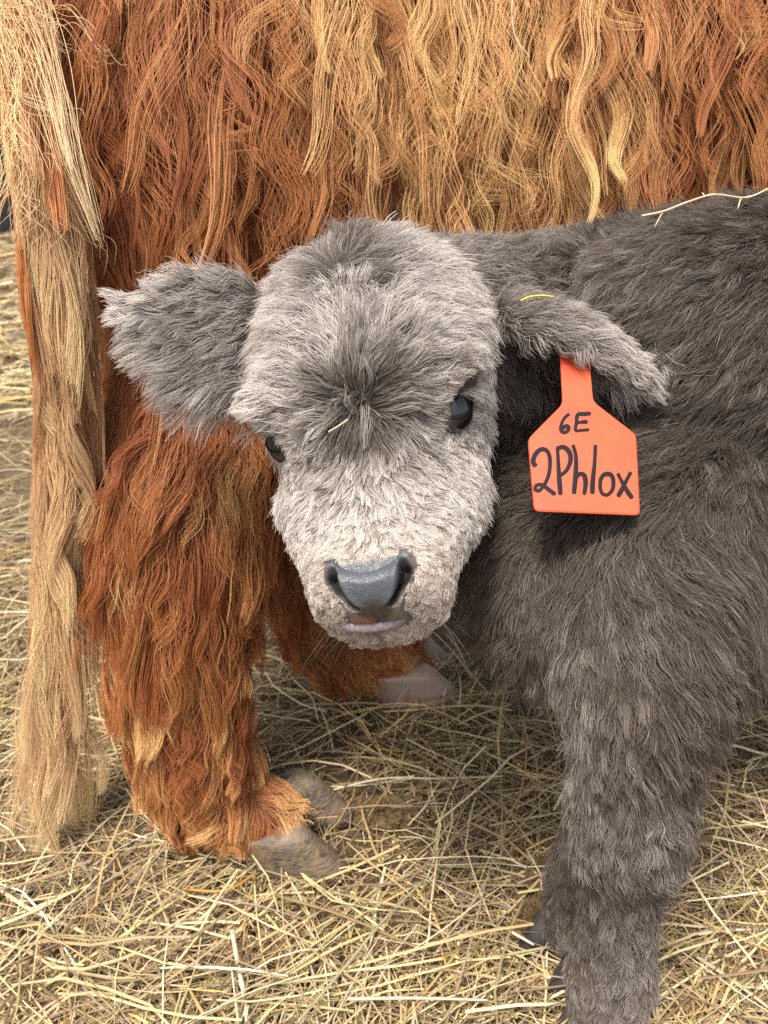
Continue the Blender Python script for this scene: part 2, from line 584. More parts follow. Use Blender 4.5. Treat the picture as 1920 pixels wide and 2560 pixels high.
# dung and earth clods beside the calf's foot and by the cow's hoof
def clod(name, centre, rad, label, seed):
    r_ = np.random.default_rng(seed)
    bm = bmesh.new()
    bmesh.ops.create_icosphere(bm, subdivisions=5, radius=1)
    ph = r_.random((14, 3)) * 6.28
    fq = r_.normal(0, 1, (14, 3)) * np.array([2.2] * 3 + [5.5] * 3 + [12] * 4 + [22] * 4)[:, None]
    for v_ in bm.verts:
        p = np.array(v_.co)
        k = 1 + sum((.14 if i < 3 else .10 if i < 6 else .07) * math.sin(float(p @ fq[i]) + ph[i, 0]) for i in range(14))
        v_.co = Vector(p * k * np.array(rad))
    me = bpy.data.meshes.new(name)
    bm.to_mesh(me); bm.free()
    me.materials.append(M_CLOD)
    o = bpy.data.objects.new(name, me)
    o.location = centre
    COL.objects.link(o)
    o['label'] = label; o['category'] = 'clod'; o['group'] = 'clods of dung and earth in the hay'
    return o
M_CLOD = mat_plain('dung_earth', (.085, .050, .020), .9, (.20, .13, .055), .006, 190)
clod('dung_clod', G(1345, 2300) + np.array([0, 0, .004]), (.028, .034, .024), 'crumbly brown dung clod left of the calf\'s foreleg', 3)
clod('dung_clod', G(1372, 2200) + np.array([0, 0, .002]), (.022, .026, .016), 'smaller brown clod just behind the crumbly one by the calf\'s foreleg', 4)
clod('dung_clod', G(950, 2030) + np.array([0, 0, -.002]), (.030, .022, .013), 'dark flat clod right in front of the cow\'s near hoof', 5)
clod('dung_clod', G(70, 2230) + np.array([0, 0, .0]), (.034, .028, .020), 'pale brown earth lump at the left edge below the tail', 6)

# far behind: the dark plank wall of a shed
wall = empty('shed_wall', (-4.5, 9.6, 0), 'dark weathered plank shed wall far behind the cow\'s tail', 'wall')
M_PLANK = mat_plain('dark_plank', (.012, .012, .018), .8, (.022, .018, .020), .003, 9)
pm = None
for k in range(46):
    if pm is None:
        bm = bmesh.new(); bmesh.ops.create_cube(bm, size=1)
        bmesh.ops.scale(bm, vec=(.19, .03, 3.1), verts=bm.verts)
        bmesh.ops.bevel(bm, geom=bm.edges, offset=.004, segments=1, affect='EDGES')
        pm = bpy.data.meshes.new('plank'); bm.to_mesh(pm); bm.free(); pm.materials.append(M_PLANK)
    o = bpy.data.objects.new('plank', pm)
    COL.objects.link(o)
    o.parent = wall
    o.location = (-4.6 + k * .2, .006 * ((k * 7) % 3), 1.545 + .02 * ((k * 5) % 3))

# ================================================================== the cow
cow = empty('highland_cow', (.2, 1.0, 0), 'long-haired ginger cow standing behind the grey calf, legs and tail in view', 'cow')
S = Soup()
# trunk, hindquarters
S.ball((.45, 1.20, .80), (.82, .34, .36), 'body')
S.ball((.95, 1.20, .78), (.40, .31, .36), 'body')
S.ball((-.10, 1.18, .92), (.36, .30, .26), 'body')
S.ball((-.15, .98, .73), (.22, .20, .30), 'thigh')
# near hind leg
NL = [(-.17, .92, .62), (-.185, .83, .50), (-.215, .745, .41), (-.222, .705, .30), (-.222, .675, .19), (-.214, .664, .105), (-.185, .658, .062), (-.145, .655, .042)]
S.tube(NL, [.145, .118, .090, .073, .062, .060, .046, .040], 'leg')
# far hind leg, set further forward, its pastern sloping low to the right
FL = [(-.10, 1.30, .62), (-.16, 1.22, .48), (-.19, 1.08, .38), (-.14, 1.0, .25), (-.09, .965, .13), (-.025, .955, .075), (.02, .955, .045)]
S.tube(FL, [.13, .11, .09, .075, .066, .055, .040], 'farleg')
# forelegs, neck and head stand out of the frame to the right
for (fx, fy) in ((1.12, 1.05), (1.16, 1.38)):
    S.tube([(fx, fy, .70), (fx, fy - .02, .45), (fx, fy - .03, .28), (fx, fy - .03, .10), (fx + .04, fy - .03, .05)], [.13, .085, .06, .05, .045], 'foreleg')
S.tube([(1.15, 1.2, .88), (1.40, 1.18, 1.0), (1.58, 1.14, 1.08)], [.26, .20, .15], 'body')
S.tube([(1.56, 1.12, 1.10), (1.68, 1.0, 1.0), (1.76, .90, .86)], [.13, .115, .075], 'body')
# tail root and the fleshy tail inside the switch
TAILC = np.array([P(220, -420, .98), P(40, -120, .70), P(70, 150, .635), P(125, 500, .665), P(155, 800, .70), P(158, 1150, .745), P(150, 1500, .795), P(120, 1850, .845)])
S.tube(TAILC[:7], [.040, .016, .014, .014, .012, .010, .008], 'tail')
cow_body = S.build('body', M_COWSKIN, cow, .009, 5)

def claw(name, c, fwd, L, W, H, mat, parent, skew=0.0):
    """one half of a cloven hoof: sole outline pulled up to the coronet"""
    fwd = unit(np.array([fwd[0], fwd[1], 0.0])); sd_ = np.array([-fwd[1], fwd[0], 0.0])
    V, n, lv = [], 22, 8
    for k in range(lv):
        h = k / (lv - 1)
        sh = -.24 * L * h ** 1.1
        sc = 1 - .34 * h ** 1.3
        for j in range(n):
            a = 2 * math.pi * j / n
            x_ = math.cos(a); y_ = math.sin(a)
            lx = L * .5 * (abs(x_) ** .70 * (1 if x_ > 0 else -1)) * sc
            wy = W * .5 * y_ * (1 - .12 * max(x_, 0) ** 2) * (1 - .18 * h)
            ring = 1 + .012 * math.sin(h * 40)
            V.append(np.asarray(c) + fwd * (lx + sh + skew * 0) * ring + sd_ * (wy + skew * L * (x_ + 1) * .10) + np.array([0, 0, H * h * (1 - .22 * max(-x_, 0))]))
    f = grid_faces(lv, n, True)
    f.append(tuple(range(n))[::-1]); f.append(tuple((lv - 1) * n + j for j in range(n)))
    return mesh_obj(name, V, f, mat, parent)

def hoof(parent, c, fwd, L, W, H, mat, name='hoof'):
    fwd = unit(np.array([fwd[0], fwd[1], 0.0])); sd_ = np.array([-fwd[1], fwd[0], 0.0])
    a = claw(name, np.asarray(c) + sd_ * W * .56, fwd, L, W, H, mat, parent, .45)
    b = claw(name, np.asarray(c) - sd_ * W * .56, fwd, L * 1.02, W, H, mat, parent, -.45)
    return a, b

hoof(cow, (-.100, .658, -.006), (1, -.06), .128, .054, .062, M_HOOF)
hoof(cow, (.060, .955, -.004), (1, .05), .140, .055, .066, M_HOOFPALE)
for (fx, fy) in ((1.18, 1.02), (1.22, 1.35)):
    hoof(cow, (fx, fy, -.004), (1, 0), .14, .058, .08, M_HOOF)

# --- the shaggy coat.  guide rows: u, v, du, dv, length, lift, gold (how sun-bleached the tips are), wave
CG = [
    (100, 100, 0, 1, .12, .25, .5, .3), (300, 100, -.05, 1, .17, .25, .15, .6), (500, 100, .05, 1, .17, .25, .28, .8), (700, 80, .1, 1, .16, .3, .5, 1), (900, 60, .0, 1, .15, .3, .95, 1),
    (1150, 60, .05, 1, .16, .3, 1, 1), (1400, 60, .15, 1, .18, .3, .80, .8), (1650, 60, .12, 1, .18, .28, .42, .7), (1900, 80, .1, 1, .17, .28, .45, .7),
    (250, 350, .05, 1, .13, .25, .08, .6), (420, 350, 0, 1, .15, .3, .22, 1), (600, 350, -.1, 1, .13, .3, .22, 1.3), (800, 330, -.1, 1, .13, .3, .5, 1.4), (1000, 300, .1, 1, .13, .35, 1, 1.4),
    (1200, 300, .15, 1, .14, .3, .95, 1.1), (1450, 300, .25, 1, .16, .28, .5, .7), (1700, 300, .2, 1, .17, .26, .3, .6), (1900, 300, .2, 1, .17, .26, .28, .6),
    (300, 560, .3, 1, .09, .35, .12, 1.6), (450, 560, .3, .8, .09, .4, .1, 1.7), (650, 560, 0, 1, .11, .35, .35, 1.5), (900, 520, .1, 1, .11, .3, .5, 1.3), (1150, 520, 0, 1, .13, .3, .6, 1.1), (1400, 520, .1, 1, .14, .25, .18, .6), (1800, 520, .2, 1, .15, .25, .15, .5),
    (330, 750, .2, 1, .08, .35, .08, 1.4), (330, 950, -.3, 1, .09, .35, .12, 1.2), (500, 950, -.25, 1, .09, .3, .18, 1), (280, 1150, -.35, 1, .09, .35, .15, 1), (450, 1150, -.45, .9, .10, .35, .22, 1.2), (620, 1200, -.25, 1, .09, .3, .12, 1),
    (300, 1350, -.25, 1, .10, .35, .25, .9), (480, 1380, -.3, 1, .10, .35, .3, 1), (620, 1400, 0, 1, .07, .25, .1, .7),
    (320, 1550, -.2, 1, .09, .35, .25, .9), (480, 1550, 0, 1, .09, .3, .2, .8), (620, 1560, .05, 1, .05, .2, .1, .6), (350, 1750, -.3, .9, .06, .3, .2, 1), (500, 1750, .05, 1, .06, .25, .2, .9), (620, 1750, .05, 1, .05, .25, .12, .6),
    (380, 1900, -.3, 1, .06, .35, .3, 1.4), (500, 1880, -.1, 1, .055, .4, .3, 1.3), (640, 1900, .4, .9, .05, .35, .4, .9), (400, 1990, -.1, 1, .05, .3, .6, 1), (520, 2000, .05, 1, .05, .3, .45, 1), (680, 1990, .8, .6, .046, .3, .85, .6), (480, 2080, .1, 1, .038, .25, .5, .8), (600, 2070, .5, .8, .036, .25, .75, .5),
    (700, 1450, .25, 1, .09, .25, .1, .6), (780, 1550, .5, .9, .08, .25, .12, .6), (700, 1620, .2, 1, .07, .25, .4, .6), (850, 1620, .6, .8, .06, .25, .3, .5), (930, 1680, .8, .5, .04, .2, .7, .4),
]
if FUR:
    pts, nr, hid = sample_surface(cow_body, int(150000 * DENS), lambda c: np.where(c[:, 2] < .028, 0, 1.0) * np.where(c[:, 2] < .16, 1.7, 1.0) * np.where(c[:, 0] > 1.0, .3, 1) * np.where(c[:, 2] > 1.02, .25, 1))
    tags = np.array(S.tt)[[S.kd.find(p)[1] for p in pts.tolist()]]
    keep = tags != 'tail'
    pts, nr, hid, tags = pts[keep], nr[keep], hid[keep], tags[keep]
    u, v, s = project(pts)
    gf = guide_fields(u, v, CG, 2.0, 70)
    N = len(pts)
    fw = imgdir(gf[:, 0], gf[:, 1])
    fw = np.where(hid[:, None], np.array([[0, 0, -1.0]]), fw)
    tg = tangent(fw + rng.normal(0, .10, (N, 3)), nr)
    L = gf[:, 2] * rng.uniform(.55, 1.2, N) * np.where(np.isin(tags, ['leg', 'farleg']), 1.15, 1.0)
    top = rng.random(N) < .16                    # long outer locks lying over the undercoat
    L = np.where(top, L * 1.35, L)
    lift = np.clip(gf[:, 3] * rng.uniform(.5, 1.3, N) + top * .10, .05, .8)
    gold = np.clip(gf[:, 4] * .95 + top * .25 + rng.normal(0, .14, N), 0, 1.2)
    leg = np.isin(tags, ['leg', 'farleg'])
    red = np.array([.27, .080, .026]); ginger = np.array([.54, .205, .062]); blond = np.array([.90, .56, .24])
    n_c = max(60, int(N / 26))
    wv_amp = .009
    for nm, mask in (('coat', ~leg), ('leg_hair', leg)):
        m = mask
        Nm = m.sum()
        Pn, near = strands(pts[m], nr[m], tg[m], L[m], lift[m], 15, noise=.10, gravity=.75 if nm == 'coat' else .45,
                           clumps=[(max(40, int(Nm / 64)), .91, .50), (max(40, int(Nm / 12)), .50, .6)] if nm == 'coat' else [(max(40, int(Nm / 90)), .66, .85), (max(40, int(Nm / 14)), .55, .6)],
                           wave=((wv_amp, 1.7) if nm == 'coat' else (.0075, 1.35)), droop=.8, cnoise=.16)
        gm = gold[m] + (.04 if nm == 'leg_hair' else 0) + rng.normal(0, .24, near.max() + 1)[near]
        gm = np.clip(gm, 0, 1.15)[:, None]
        jit = rng.normal(1, .10, (Nm, 1))
        cr_ = (red * (1 - gm * .38) + ginger * gm * .38) * jit
        ct = np.where(gm < .5, red * 1.35 * (1 - gm * 2) + ginger * gm * 2, ginger * (1 - (gm - .5) * 2) + blond * (gm - .5) * 2) * jit
        rad = np.where(hid[m], .0009, .00028) * rng.uniform(.7, 1.35, Nm)
        hair_object(nm, cow, M_COWHAIR, Pn, rad, .35, cr_, ct, .42)

    # --- loose curly locks standing over the coat
    m0 = np.where((tags == 'body') | (tags == 'thigh'))[0]
    m0 = m0[(~hid[m0]) & (v[m0] < 700)]
    n = min(len(m0), int(7000 * DENS))
    sel = rng.choice(m0, n, replace=False)
    ls = rng.uniform(.08, .22, n)
    Pn, near = strands(pts[sel] + nr[sel] * .025, nr[sel], tangent(imgdir(gf[sel, 0] + rng.normal(0, .35, n), gf[sel, 1]), nr[sel]), ls, rng.uniform(.15, .5, n), 22, noise=.06, gravity=.8,
                       clumps=[(int(n / 13), .90, .45)], wave=(.013, 2.1), droop=.9, cnoise=.22)
    gl = np.clip(gf[sel, 4] * .8 + .18 + rng.normal(0, .15, near.max() + 1)[near], 0, 1.1)[:, None]
    cl_ = np.where(gl < .5, red * 1.5 * (1 - gl * 2) + ginger * gl * 2, ginger * (1 - (gl - .5) * 2) + blond * (gl - .5) * 2)
    hair_object('loose_locks', cow, M_COWHAIR, Pn, .00028 * rng.uniform(.7, 1.3, n), .4, cl_ * .8, cl_ * 1.08, .5)

    # --- the tail switch: long, nearly straight locks
    cc = catmull(TAILC, 400)
    tn = unit(np.gradient(cc, axis=0))
    a_ = unit(np.cross(tn, np.array([0, 1.0, 0]))); b_ = np.cross(tn, a_)
    ash = np.array([.66, .40, .22])
    n = int(15000 * DENS)
    k = .10 + rng.random(n) * .74
    ci = (k * 399).astype(int)
    th = rng.random(n) * 2 * math.pi
    rr = .0215 * np.interp(k, [0, .3, .6, .9], [1, 1, .85, .5])
    nrm = np.cos(th)[:, None] * a_[ci] + np.sin(th)[:, None] * b_[ci]
    rr = rr * rng.uniform(.72, 1.05, n)
    root = cc[ci] + nrm * rr[:, None]
    L = np.minimum(rng.uniform(.12, .36, n), np.clip(root[:, 2] - .05, .03, 9) * rng.uniform(.75, 1.0, n))
    ahead = cc[np.minimum(ci + 90, 399)] + nrm * rr[:, None] - root      # hang along the tail
    tg = unit(unit(ahead) + rng.normal(0, .028, (n, 3)))
    Pn, near = strands(root, nrm, tg, L, rng.uniform(.02, .09, n), 16, noise=.022, gravity=.06, clumps=[(130, .78, .5), (900, .45, .6)], wave=(.0105, 1.7), droop=1.0, cnoise=.025)
    gm = np.clip(.24 + .85 * k + rng.normal(0, .30, near.max() + 1)[near] + rng.normal(0, .08, n), 0, 1.25)[:, None]
    jit = rng.normal(1, .09, (n, 1))
    gw = np.clip(gm, 0, 1) * .9
    cr_ = (ginger * (1 - gw) + ash * gw) * jit
    ct = np.where(gm < .5, ginger * 1.1 * (1 - gm * 2) + ash * gm * 2, ash * (1 - (gm - .5) * 2) + np.array([.96, .70, .38]) * (gm - .5) * 2) * jit
    hair_object('tail_switch', cow, M_COWHAIR, Pn, .00034 * rng.uniform(.7, 1.3, n), .4, cr_, ct, .45)
    # feathered tail end, thin wisps that almost brush the straw, and stray hairs along the switch
    n = int(1700 * DENS)
    k = np.where(rng.random(n) < .93, rng.uniform(.70, 1.0, n), rng.uniform(.1, .7, n)); ci = (k * 399).astype(int)
    th = rng.random(n) * 2 * math.pi
    nrm = np.cos(th)[:, None] * a_[ci] + np.sin(th)[:, None] * b_[ci]
    root = cc[ci] + nrm * .02
    L = np.minimum(rng.uniform(.10, .26, n), np.clip(root[:, 2] - .01, .03, 9) * 1.05)
    tg = unit(tn[ci] + rng.normal(0, .10, (n, 3)) * np.array([1.5, .6, .3]))
    Pn, near = strands(root, nrm, tg, L, rng.uniform(.05, .22, n), 12, noise=.05, gravity=.3, clumps=[(40, .85, .6), (300, .4, .6)], wave=(.008, 1.0), cnoise=.09)
    jit = rng.normal(1, .1, (n, 1))
    hair_object('tail_tip', cow, M_COWHAIR, Pn, .00028, .4, np.tile(ash, (n, 1)) * jit, np.tile(np.array([.95, .70, .40]), (n, 1)) * jit, .5)
    # pale curly wisps over the top of the tail
    n = int(420 * DENS)
    k = rng.uniform(.08, .42, n); ci = (k * 399).astype(int)
    th = rng.uniform(-2.6, -.4, n)
    nrm = np.cos(th)[:, None] * a_[ci] + np.sin(th)[:, None] * b_[ci]
    nrm *= np.sign((nrm * (CAMP - cc[ci])).sum(1, keepdims=True))
    tg = unit(tn[ci] + rng.normal(0, .35, (n, 3)))
    Pn, near = strands(cc[ci] + nrm * .022, nrm, tg, rng.uniform(.05, .12, n), rng.uniform(.1, .35, n), 18, noise=.1, gravity=.6, clumps=[(60, .7, .5)], wave=(.010, 1.6), cnoise=.2)
    hair_object('tail_wisps', cow, M_COWHAIR, Pn, .00026, .4, np.tile(blond, (n, 1)), np.tile(np.array([.95, .78, .48]), (n, 1)), .5)
print('cow', round(time.time() - T0, 1))

# ================================================================== the calf
calf = empty('calf', (.3, .5, 0), 'fluffy grey highland calf with an orange ear tag, facing the camera', 'calf')
C = Soup()
K0, M0 = P(872, 590, .59), P(918, 1430, .46)
ey = unit(M0 - K0)
ex = P(1165, 1030, .520) - P(700, 1080, .547)
ex = unit(ex - (ex @ ey) * ey)
en = np.cross(ey, ex)
def H(x, y, n):
    return K0 + x * ex + y * ey + n * en
def toH(p):
    q = p - K0
    return q @ ex, q @ ey, q @ en

# head: sections from poll to chin (y, half width, front, back, squareness)
HS = [(-.016, .022, -.030, -.060, 2), (-.008, .052, -.014, -.085, 2), (.008, .072, -.004, -.105, 2.1), (.035, .087, .006, -.125, 2.2), (.07, .092, .014, -.135, 2.2), (.11, .090, .021, -.145, 2.2),
      (.143, .085, .018, -.150, 2.1), (.163, .080, .002, -.152, 1.85), (.182, .078, -.013, -.152, 1.7), (.202, .076, -.017, -.148, 1.7), (.23, .071, -.013, -.130, 1.8), (.252, .061, -.008, -.108, 2.0), (.272, .052, -.003, -.092, 2.4), (.288, .048, -.004, -.084, 2.5),
      (.299, .045, -.010, -.077, 2.5), (.305, .041, -.019, -.073, 2.4), (.310, .034, -.032, -.070, 2.2), (.3145, .025, -.043, -.066, 2), (.317, .010, -.050, -.060, 2)]
hs = catmull(HS, 60)
V, nseg = [], 44
for (y_, w_, f_, b_, p_) in hs:
    mid, half = (f_ + b_) / 2, (f_ - b_) / 2
    for j in range(nseg):
        a = 2 * math.pi * j / nseg
        c_, s_ = math.cos(a), math.sin(a)
        xx = w_ * math.copysign(abs(c_) ** (2 / p_), c_)
        nn_ = half * math.copysign(abs(s_) ** (2 / p_), s_)
        # jaw narrows towards the back
        xx *= 1 - .22 * max(-nn_ / max(half, 1e-4), 0) ** 2
        V.append(H(xx, y_, mid + nn_))
f = grid_faces(len(hs), nseg, True)
f.append(tuple(range(nseg))[::-1]); f.append(tuple((len(hs) - 1) * nseg + j for j in range(nseg)))
C.add(V, f, 'head')
for sx in (-1, 1):      # brow ridges and cheek muscles
    C.ball(H(sx * .064, .134, -.022), (.022, .024, .022), 'head')
    C.ball(H(sx * (.046 if sx > 0 else .052), .190, -.085), (.032, .040, .040), 'head')

def ear(axis, width_vec, W, cup_vec, cup, thick, tag, cup_back=None):
    cb = cup if cup_back is None else cup_back
    ax = catmull(axis, 18)
    nb = 13
    outer, inner = [], []
    for i, p in enumerate(ax):
        a = i / 17
        w = W * float(np.interp(a, [0, .18, .38, .6, .8, .93, 1], [.62, .96, 1, .90, .62, .34, .14]))
        wv = unit(width_vec(a)); cv = unit(cup_vec(a))
        for j in range(nb):
            b = -1 + 2 * j / (nb - 1)
            cu = cup if b < 0 else cb
            q = p + wv * w * b * (1 - .18 * abs(b) * cu) + cv * w * cu * abs(b) ** 1.7
            tk = thick * (1 - .6 * b * b)
            outer.append(q - cv * tk * .5); inner.append(q + cv * tk * .5)
    n = len(outer); m = len(ax)
    f = grid_faces(m, nb) + [tuple(k + n for k in reversed(q)) for q in grid_faces(m, nb)]
    for i in range(m - 1):
        for j in (0, nb - 1):
            q = (i * nb + j, (i + 1) * nb + j, (i + 1) * nb + j + n, i * nb + j + n)
            f.append(q if j else q[::-1])
    for i in (0, m - 1):
        for j in range(nb - 1):
            q = (i * nb + j, i * nb + j + 1, i * nb + j + 1 + n, i * nb + j + n)
            f.append(q[::-1] if i else q)
    C.add(outer + inner, f, tag)

ear([P(690, 850, .612), P(590, 850, .605), P(450, 832, .60), P(322, 792, .605)], lambda a: -UP + RIGHT * .12, .054, lambda a: -FWD, .35, .012, 'ear_left')
ear([P(1235, 770, .61), P(1330, 765, .60), P(1470, 815, .585), P(1610, 945, .565)], lambda a: FWD * .9 + UP * .32, .052, lambda a: -UP + RIGHT * (-.3 * a), .42, .012, 'ear_right', 1.35)

# neck, trunk, near shoulder and legs
C.tube([P(930, 860, .675), P(1060, 900, .71), P(1270, 950, .755), P(1480, 1020, .80), (.33, .71, .535)], [.070, .088, .120, .150, .166], 'body')
C.tube([P(1230, 1290, .72), P(1330, 1400, .68), P(1480, 1480, .63)], [.076, .090, .092], 'body')
C.tube([(.30, .70, .555), (.42, .70, .53), (.62, .71, .53), (.80, .72, .545)], [.160, .165, .168, .14], 'body')
C.tube([P(1060, 770, .69), P(1180, 765, .705), P(1320, 765, .735), P(1470, 745, .77), P(1600, 720, .79)], [.055, .056, .058, .062, .07], 'body')
C.ball((.33, .70, .635), (.10, .07, .085), 'body')
C.tube([P(1660, 1180, .68), P(1640, 1420, .605), P(1615, 1600, .565), P(1604, 1750, .543), P(1588, 1900, .547), P(1568, 2070, .567), P(1556, 2180, .585), P(1538, 2310, .61), P(1524, 2440, .642), P(1512, 2530, .665), P(1500, 2590, .675)],
       [.10, .092, .078, .056, .041, .040, .028, .0255, .033, .027, .024], 'leg')
C.tube([(.25, .74, .52), (.235, .63, .40), (.228, .57, .28), (.222, .545, .16), (.206, .53, .07), (.196, .518, .035)], [.09, .06, .042, .031, .034, .028], 'leg')
for hy in (.60, .76):
    C.tube([(.82, hy + .02, .50), (.86, hy, .36), (.90, hy, .27), (.87, hy, .15), (.85, hy, .06), (.83, hy, .03)], [.11, .075, .045, .034, .034, .028], 'leg')
calf_body = C.build('body', M_CALFSKIN, calf, .0045, 5)
hoof(calf, P(1494, 2625, .688) * np.array([1, 1, 0]), (-.75, -.65), .070, .034, .040, M_HOOFDARK)
hoof(calf, (.184, .502, 0), (-.85, -.45), .070, .034, .044, M_HOOFDARK)
for hy in (.60, .76):
    hoof(calf, (.805, hy, 0), (-1, 0), .070, .034, .040, M_HOOFDARK)

# --- nose: bare wet pad with two comma-shaped nostrils
NP = np.array([(.262, -.001), (.272, .0015), (.284, .003), (.295, .001), (.304, -.006), (.3085, -.013), (.3115, -.021), (.3125, -.030), (.312, -.035)])
npf = catmull(NP, 121)
npd = unit(np.gradient(npf, axis=0))
npn = np.stack([-npd[:, 1], npd[:, 0]], -1)        # outward normal in (y, n)
npn *= np.sign((npn * np.array([.5, .6])).sum(1, keepdims=True))
def q_of(y, n):
    d = (y[:, None] - npf[None, :, 0]) ** 2 + (n[:, None] - npf[None, :, 1]) ** 2
    return d.argmin(1) / 120.0
def bare_edge(q):
    """half width of the bare nose skin at profile position q (0 bridge .. 1 mouth)"""
    return np.interp(q, [.24, .30, .34, .42, .50, .58, .75, .90, 1.0], [.0265, .0270, .0272, .0260, .0225, .0178, .0165, .0190, .0205])
def bare_top(x):
    return .40 - .15 * np.clip(np.abs(x) / .03, 0, 1.1) ** 1.6 - .10 * np.clip((np.abs(x) - .018) / .004, 0, 1)
# hollow the muzzle under the bare nose so that the nostrils can sink in
nv_ = len(calf_body.data.vertices)
co = np.empty(nv_ * 3); calf_body.data.vertices.foreach_get('co', co); co = co.reshape(-1, 3)
hx, hy, hn = toH(co)
zone = np.where((hy > .26) & (hn > -.05) & (np.abs(hx) < .05))[0]
qz = q_of(hy[zone], hn[zone])
lim = np.minimum(bare_edge(qz) - np.abs(hx[zone]), (qz - bare_top(hx[zone])) * .06)
wz = np.clip(lim / .004, 0, 1) * np.clip((.97 - qz) / .06, 0, 1)
nz_ = npn[np.clip((qz * 120).astype(int), 0, 120)]
co[zone] -= (wz * .017)[:, None] * (nz_[:, :1] * ey[None] + nz_[:, 1:] * en[None])
calf_body.data.vertices.foreach_set('co', co.ravel()); calf_body.data.update()
qs = np.linspace(.20, .985, 90)
xs = np.linspace(-1, 1, 101)
V, cols = [], []
for q in qs:
    i = q * 120; i0 = min(int(i), 119); fr_ = i - i0
    y_, n_ = npf[i0] * (1 - fr_) + npf[i0 + 1] * fr_
    ny, nn_ = npn[i0]
    xw = float(bare_edge(np.array([q]))[0]) + .013
    for s_ in xs:
        x = s_ * xw
        ax_ = abs(x)
        curve = -.50 * (ax_ / .040) ** 2.6 * .018
        qn = (q - .30) / .31
        d = 0.0; dark = 0.0
        if -.25 < qn < 1.2:
            xc = .0215 + .0022 * math.sin(max(0, min(1, qn)) * 2.6) - .0120 * max(0, qn) ** 1.3
            env = min(1, max(0, (qn + .22) / .25)) * min(1, max(0, (1.15 - qn) / .25))
            k = (ax_ - xc)
            wi, wo_ = .0016, .0074 * (.60 + .40 * math.sin(min(1, max(0, qn + .15)) * 3.14))
            g_ = math.exp(-(k / (wi if k < 0 else wo_)) ** 2)
            d = -.0150 * env * g_
            dark = min(1, env * 1.4) * min(1, g_ * 1.5)
            if k < 0:
                d += .0012 * env * math.exp(-((k + .004) / .003) ** 2)
            else:
                d += .0006 * env * math.exp(-((k - .0085) / .003) ** 2)
        # philtrum crease
        d -= .0010 * math.exp(-(x / .0014) ** 2) * min(1, max(0, (q - .55) / .2))
        d -= .0085 * min(1, max(0, (ax_ - (xw - .0135)) / .005)) ** 1.5
        edge = max(0, (ax_ - xw + .008) / .008)
        d -= .0075 * edge ** 1.6
        topd = max(0, (float(bare_top(np.array([x]))[0]) - q) / .10)
        d -= .0045 * min(1, topd) ** 1.5
        off = curve + d
        V.append(H(x, y_ + ny * off, n_ + nn_ * off))
        pad = np.array([.078, .085, .100]); low = np.array([.055, .042, .038]); wing = np.array([.17, .145, .125])
        m_ = min(1, max(0, (q - .50) / .12))
        c_ = pad * (1 - m_) + low * m_
        if ax_ > .0245 - .0120 * max(0, qn):
            wgt = min(1, (ax_ - (.0245 - .0120 * max(0, qn))) / .004)
            c_ = c_ * (1 - wgt) + wing * wgt
        c_ = c_ * (1 - .85 * dark) + np.array([.012, .010, .011]) * .85 * dark
        pk = math.exp(-(((x + .0105) / .0072) ** 2 + ((q - .83) / .085) ** 2) ** 1.5)
        c_ = c_ * (1 - pk) + np.array([.36, .13, .085]) * pk
        cols.append(c_)
mn, nt, b = mat_new('wet_nose')
at = nt.nodes.new('ShaderNodeAttribute'); at.attribute_name = 'col'
nt.links.new(at.outputs['Color'], b.inputs['Base Color'])
tcn = nt.nodes.new('ShaderNodeTexCoord')
vo = nt.nodes.new('ShaderNodeTexVoronoi'); vo.feature = 'DISTANCE_TO_EDGE'; vo.inputs['Scale'].default_value = 620
nzn = nt.nodes.new('ShaderNodeTexNoise'); nzn.inputs['Scale'].default_value = 260; nzn.inputs['Detail'].default_value = 5
nt.links.new(tcn.outputs['Object'], vo.inputs['Vector']); nt.links.new(tcn.outputs['Object'], nzn.inputs['Vector'])
bpn = nt.nodes.new('ShaderNodeBump'); bpn.inputs['Distance'].default_value = .0006; bpn.inputs['Strength'].default_value = .8
bpn2 = nt.nodes.new('ShaderNodeBump'); bpn2.inputs['Distance'].default_value = .0010; bpn2.inputs['Strength'].default_value = .6
nt.links.new(vo.outputs[0], bpn.inputs['Height']); nt.links.new(nzn.outputs[0], bpn2.inputs['Height'])
nt.links.new(bpn.outputs[0], bpn2.inputs['Normal']); nt.links.new(bpn2.outputs[0], b.inputs['Normal'])
b.inputs['Roughness'].default_value = .36
b.inputs['Specular IOR Level'].default_value = .7
nose = mesh_obj('nose', V, grid_faces(len(qs), len(xs)), mn, calf)
ca = nose.data.attributes.new('col', 'FLOAT_COLOR', 'POINT')
ca.data.foreach_set('color', np.concatenate([np.array(cols), np.ones((len(cols), 1))], 1).astype(np.float32).ravel())

# lower lip: a soft wrinkled roll
V = []
tl = np.linspace(-1, 1, 41)
for t_ in tl:
    c_ = H(.0225 * t_ - .0045, .3130 - .0030 * t_ * t_, -.0335 - .001 * t_)
    r_ = .0038 * (1 - t_ ** 4) ** .6 * (1 + .06 * math.sin(t_ * 37)) + .0004
    for j in range(12):
        a = j / 12 * 2 * math.pi
        V.append(c_ + ey * math.cos(a) * r_ * 1.1 + en * math.sin(a) * r_ * .85)
mesh_obj('lower_lip', V, grid_faces(41, 12, True), mat_plain('lip_skin', (.26, .20, .205), .38, (.15, .125, .13), .0008, 420), calf)

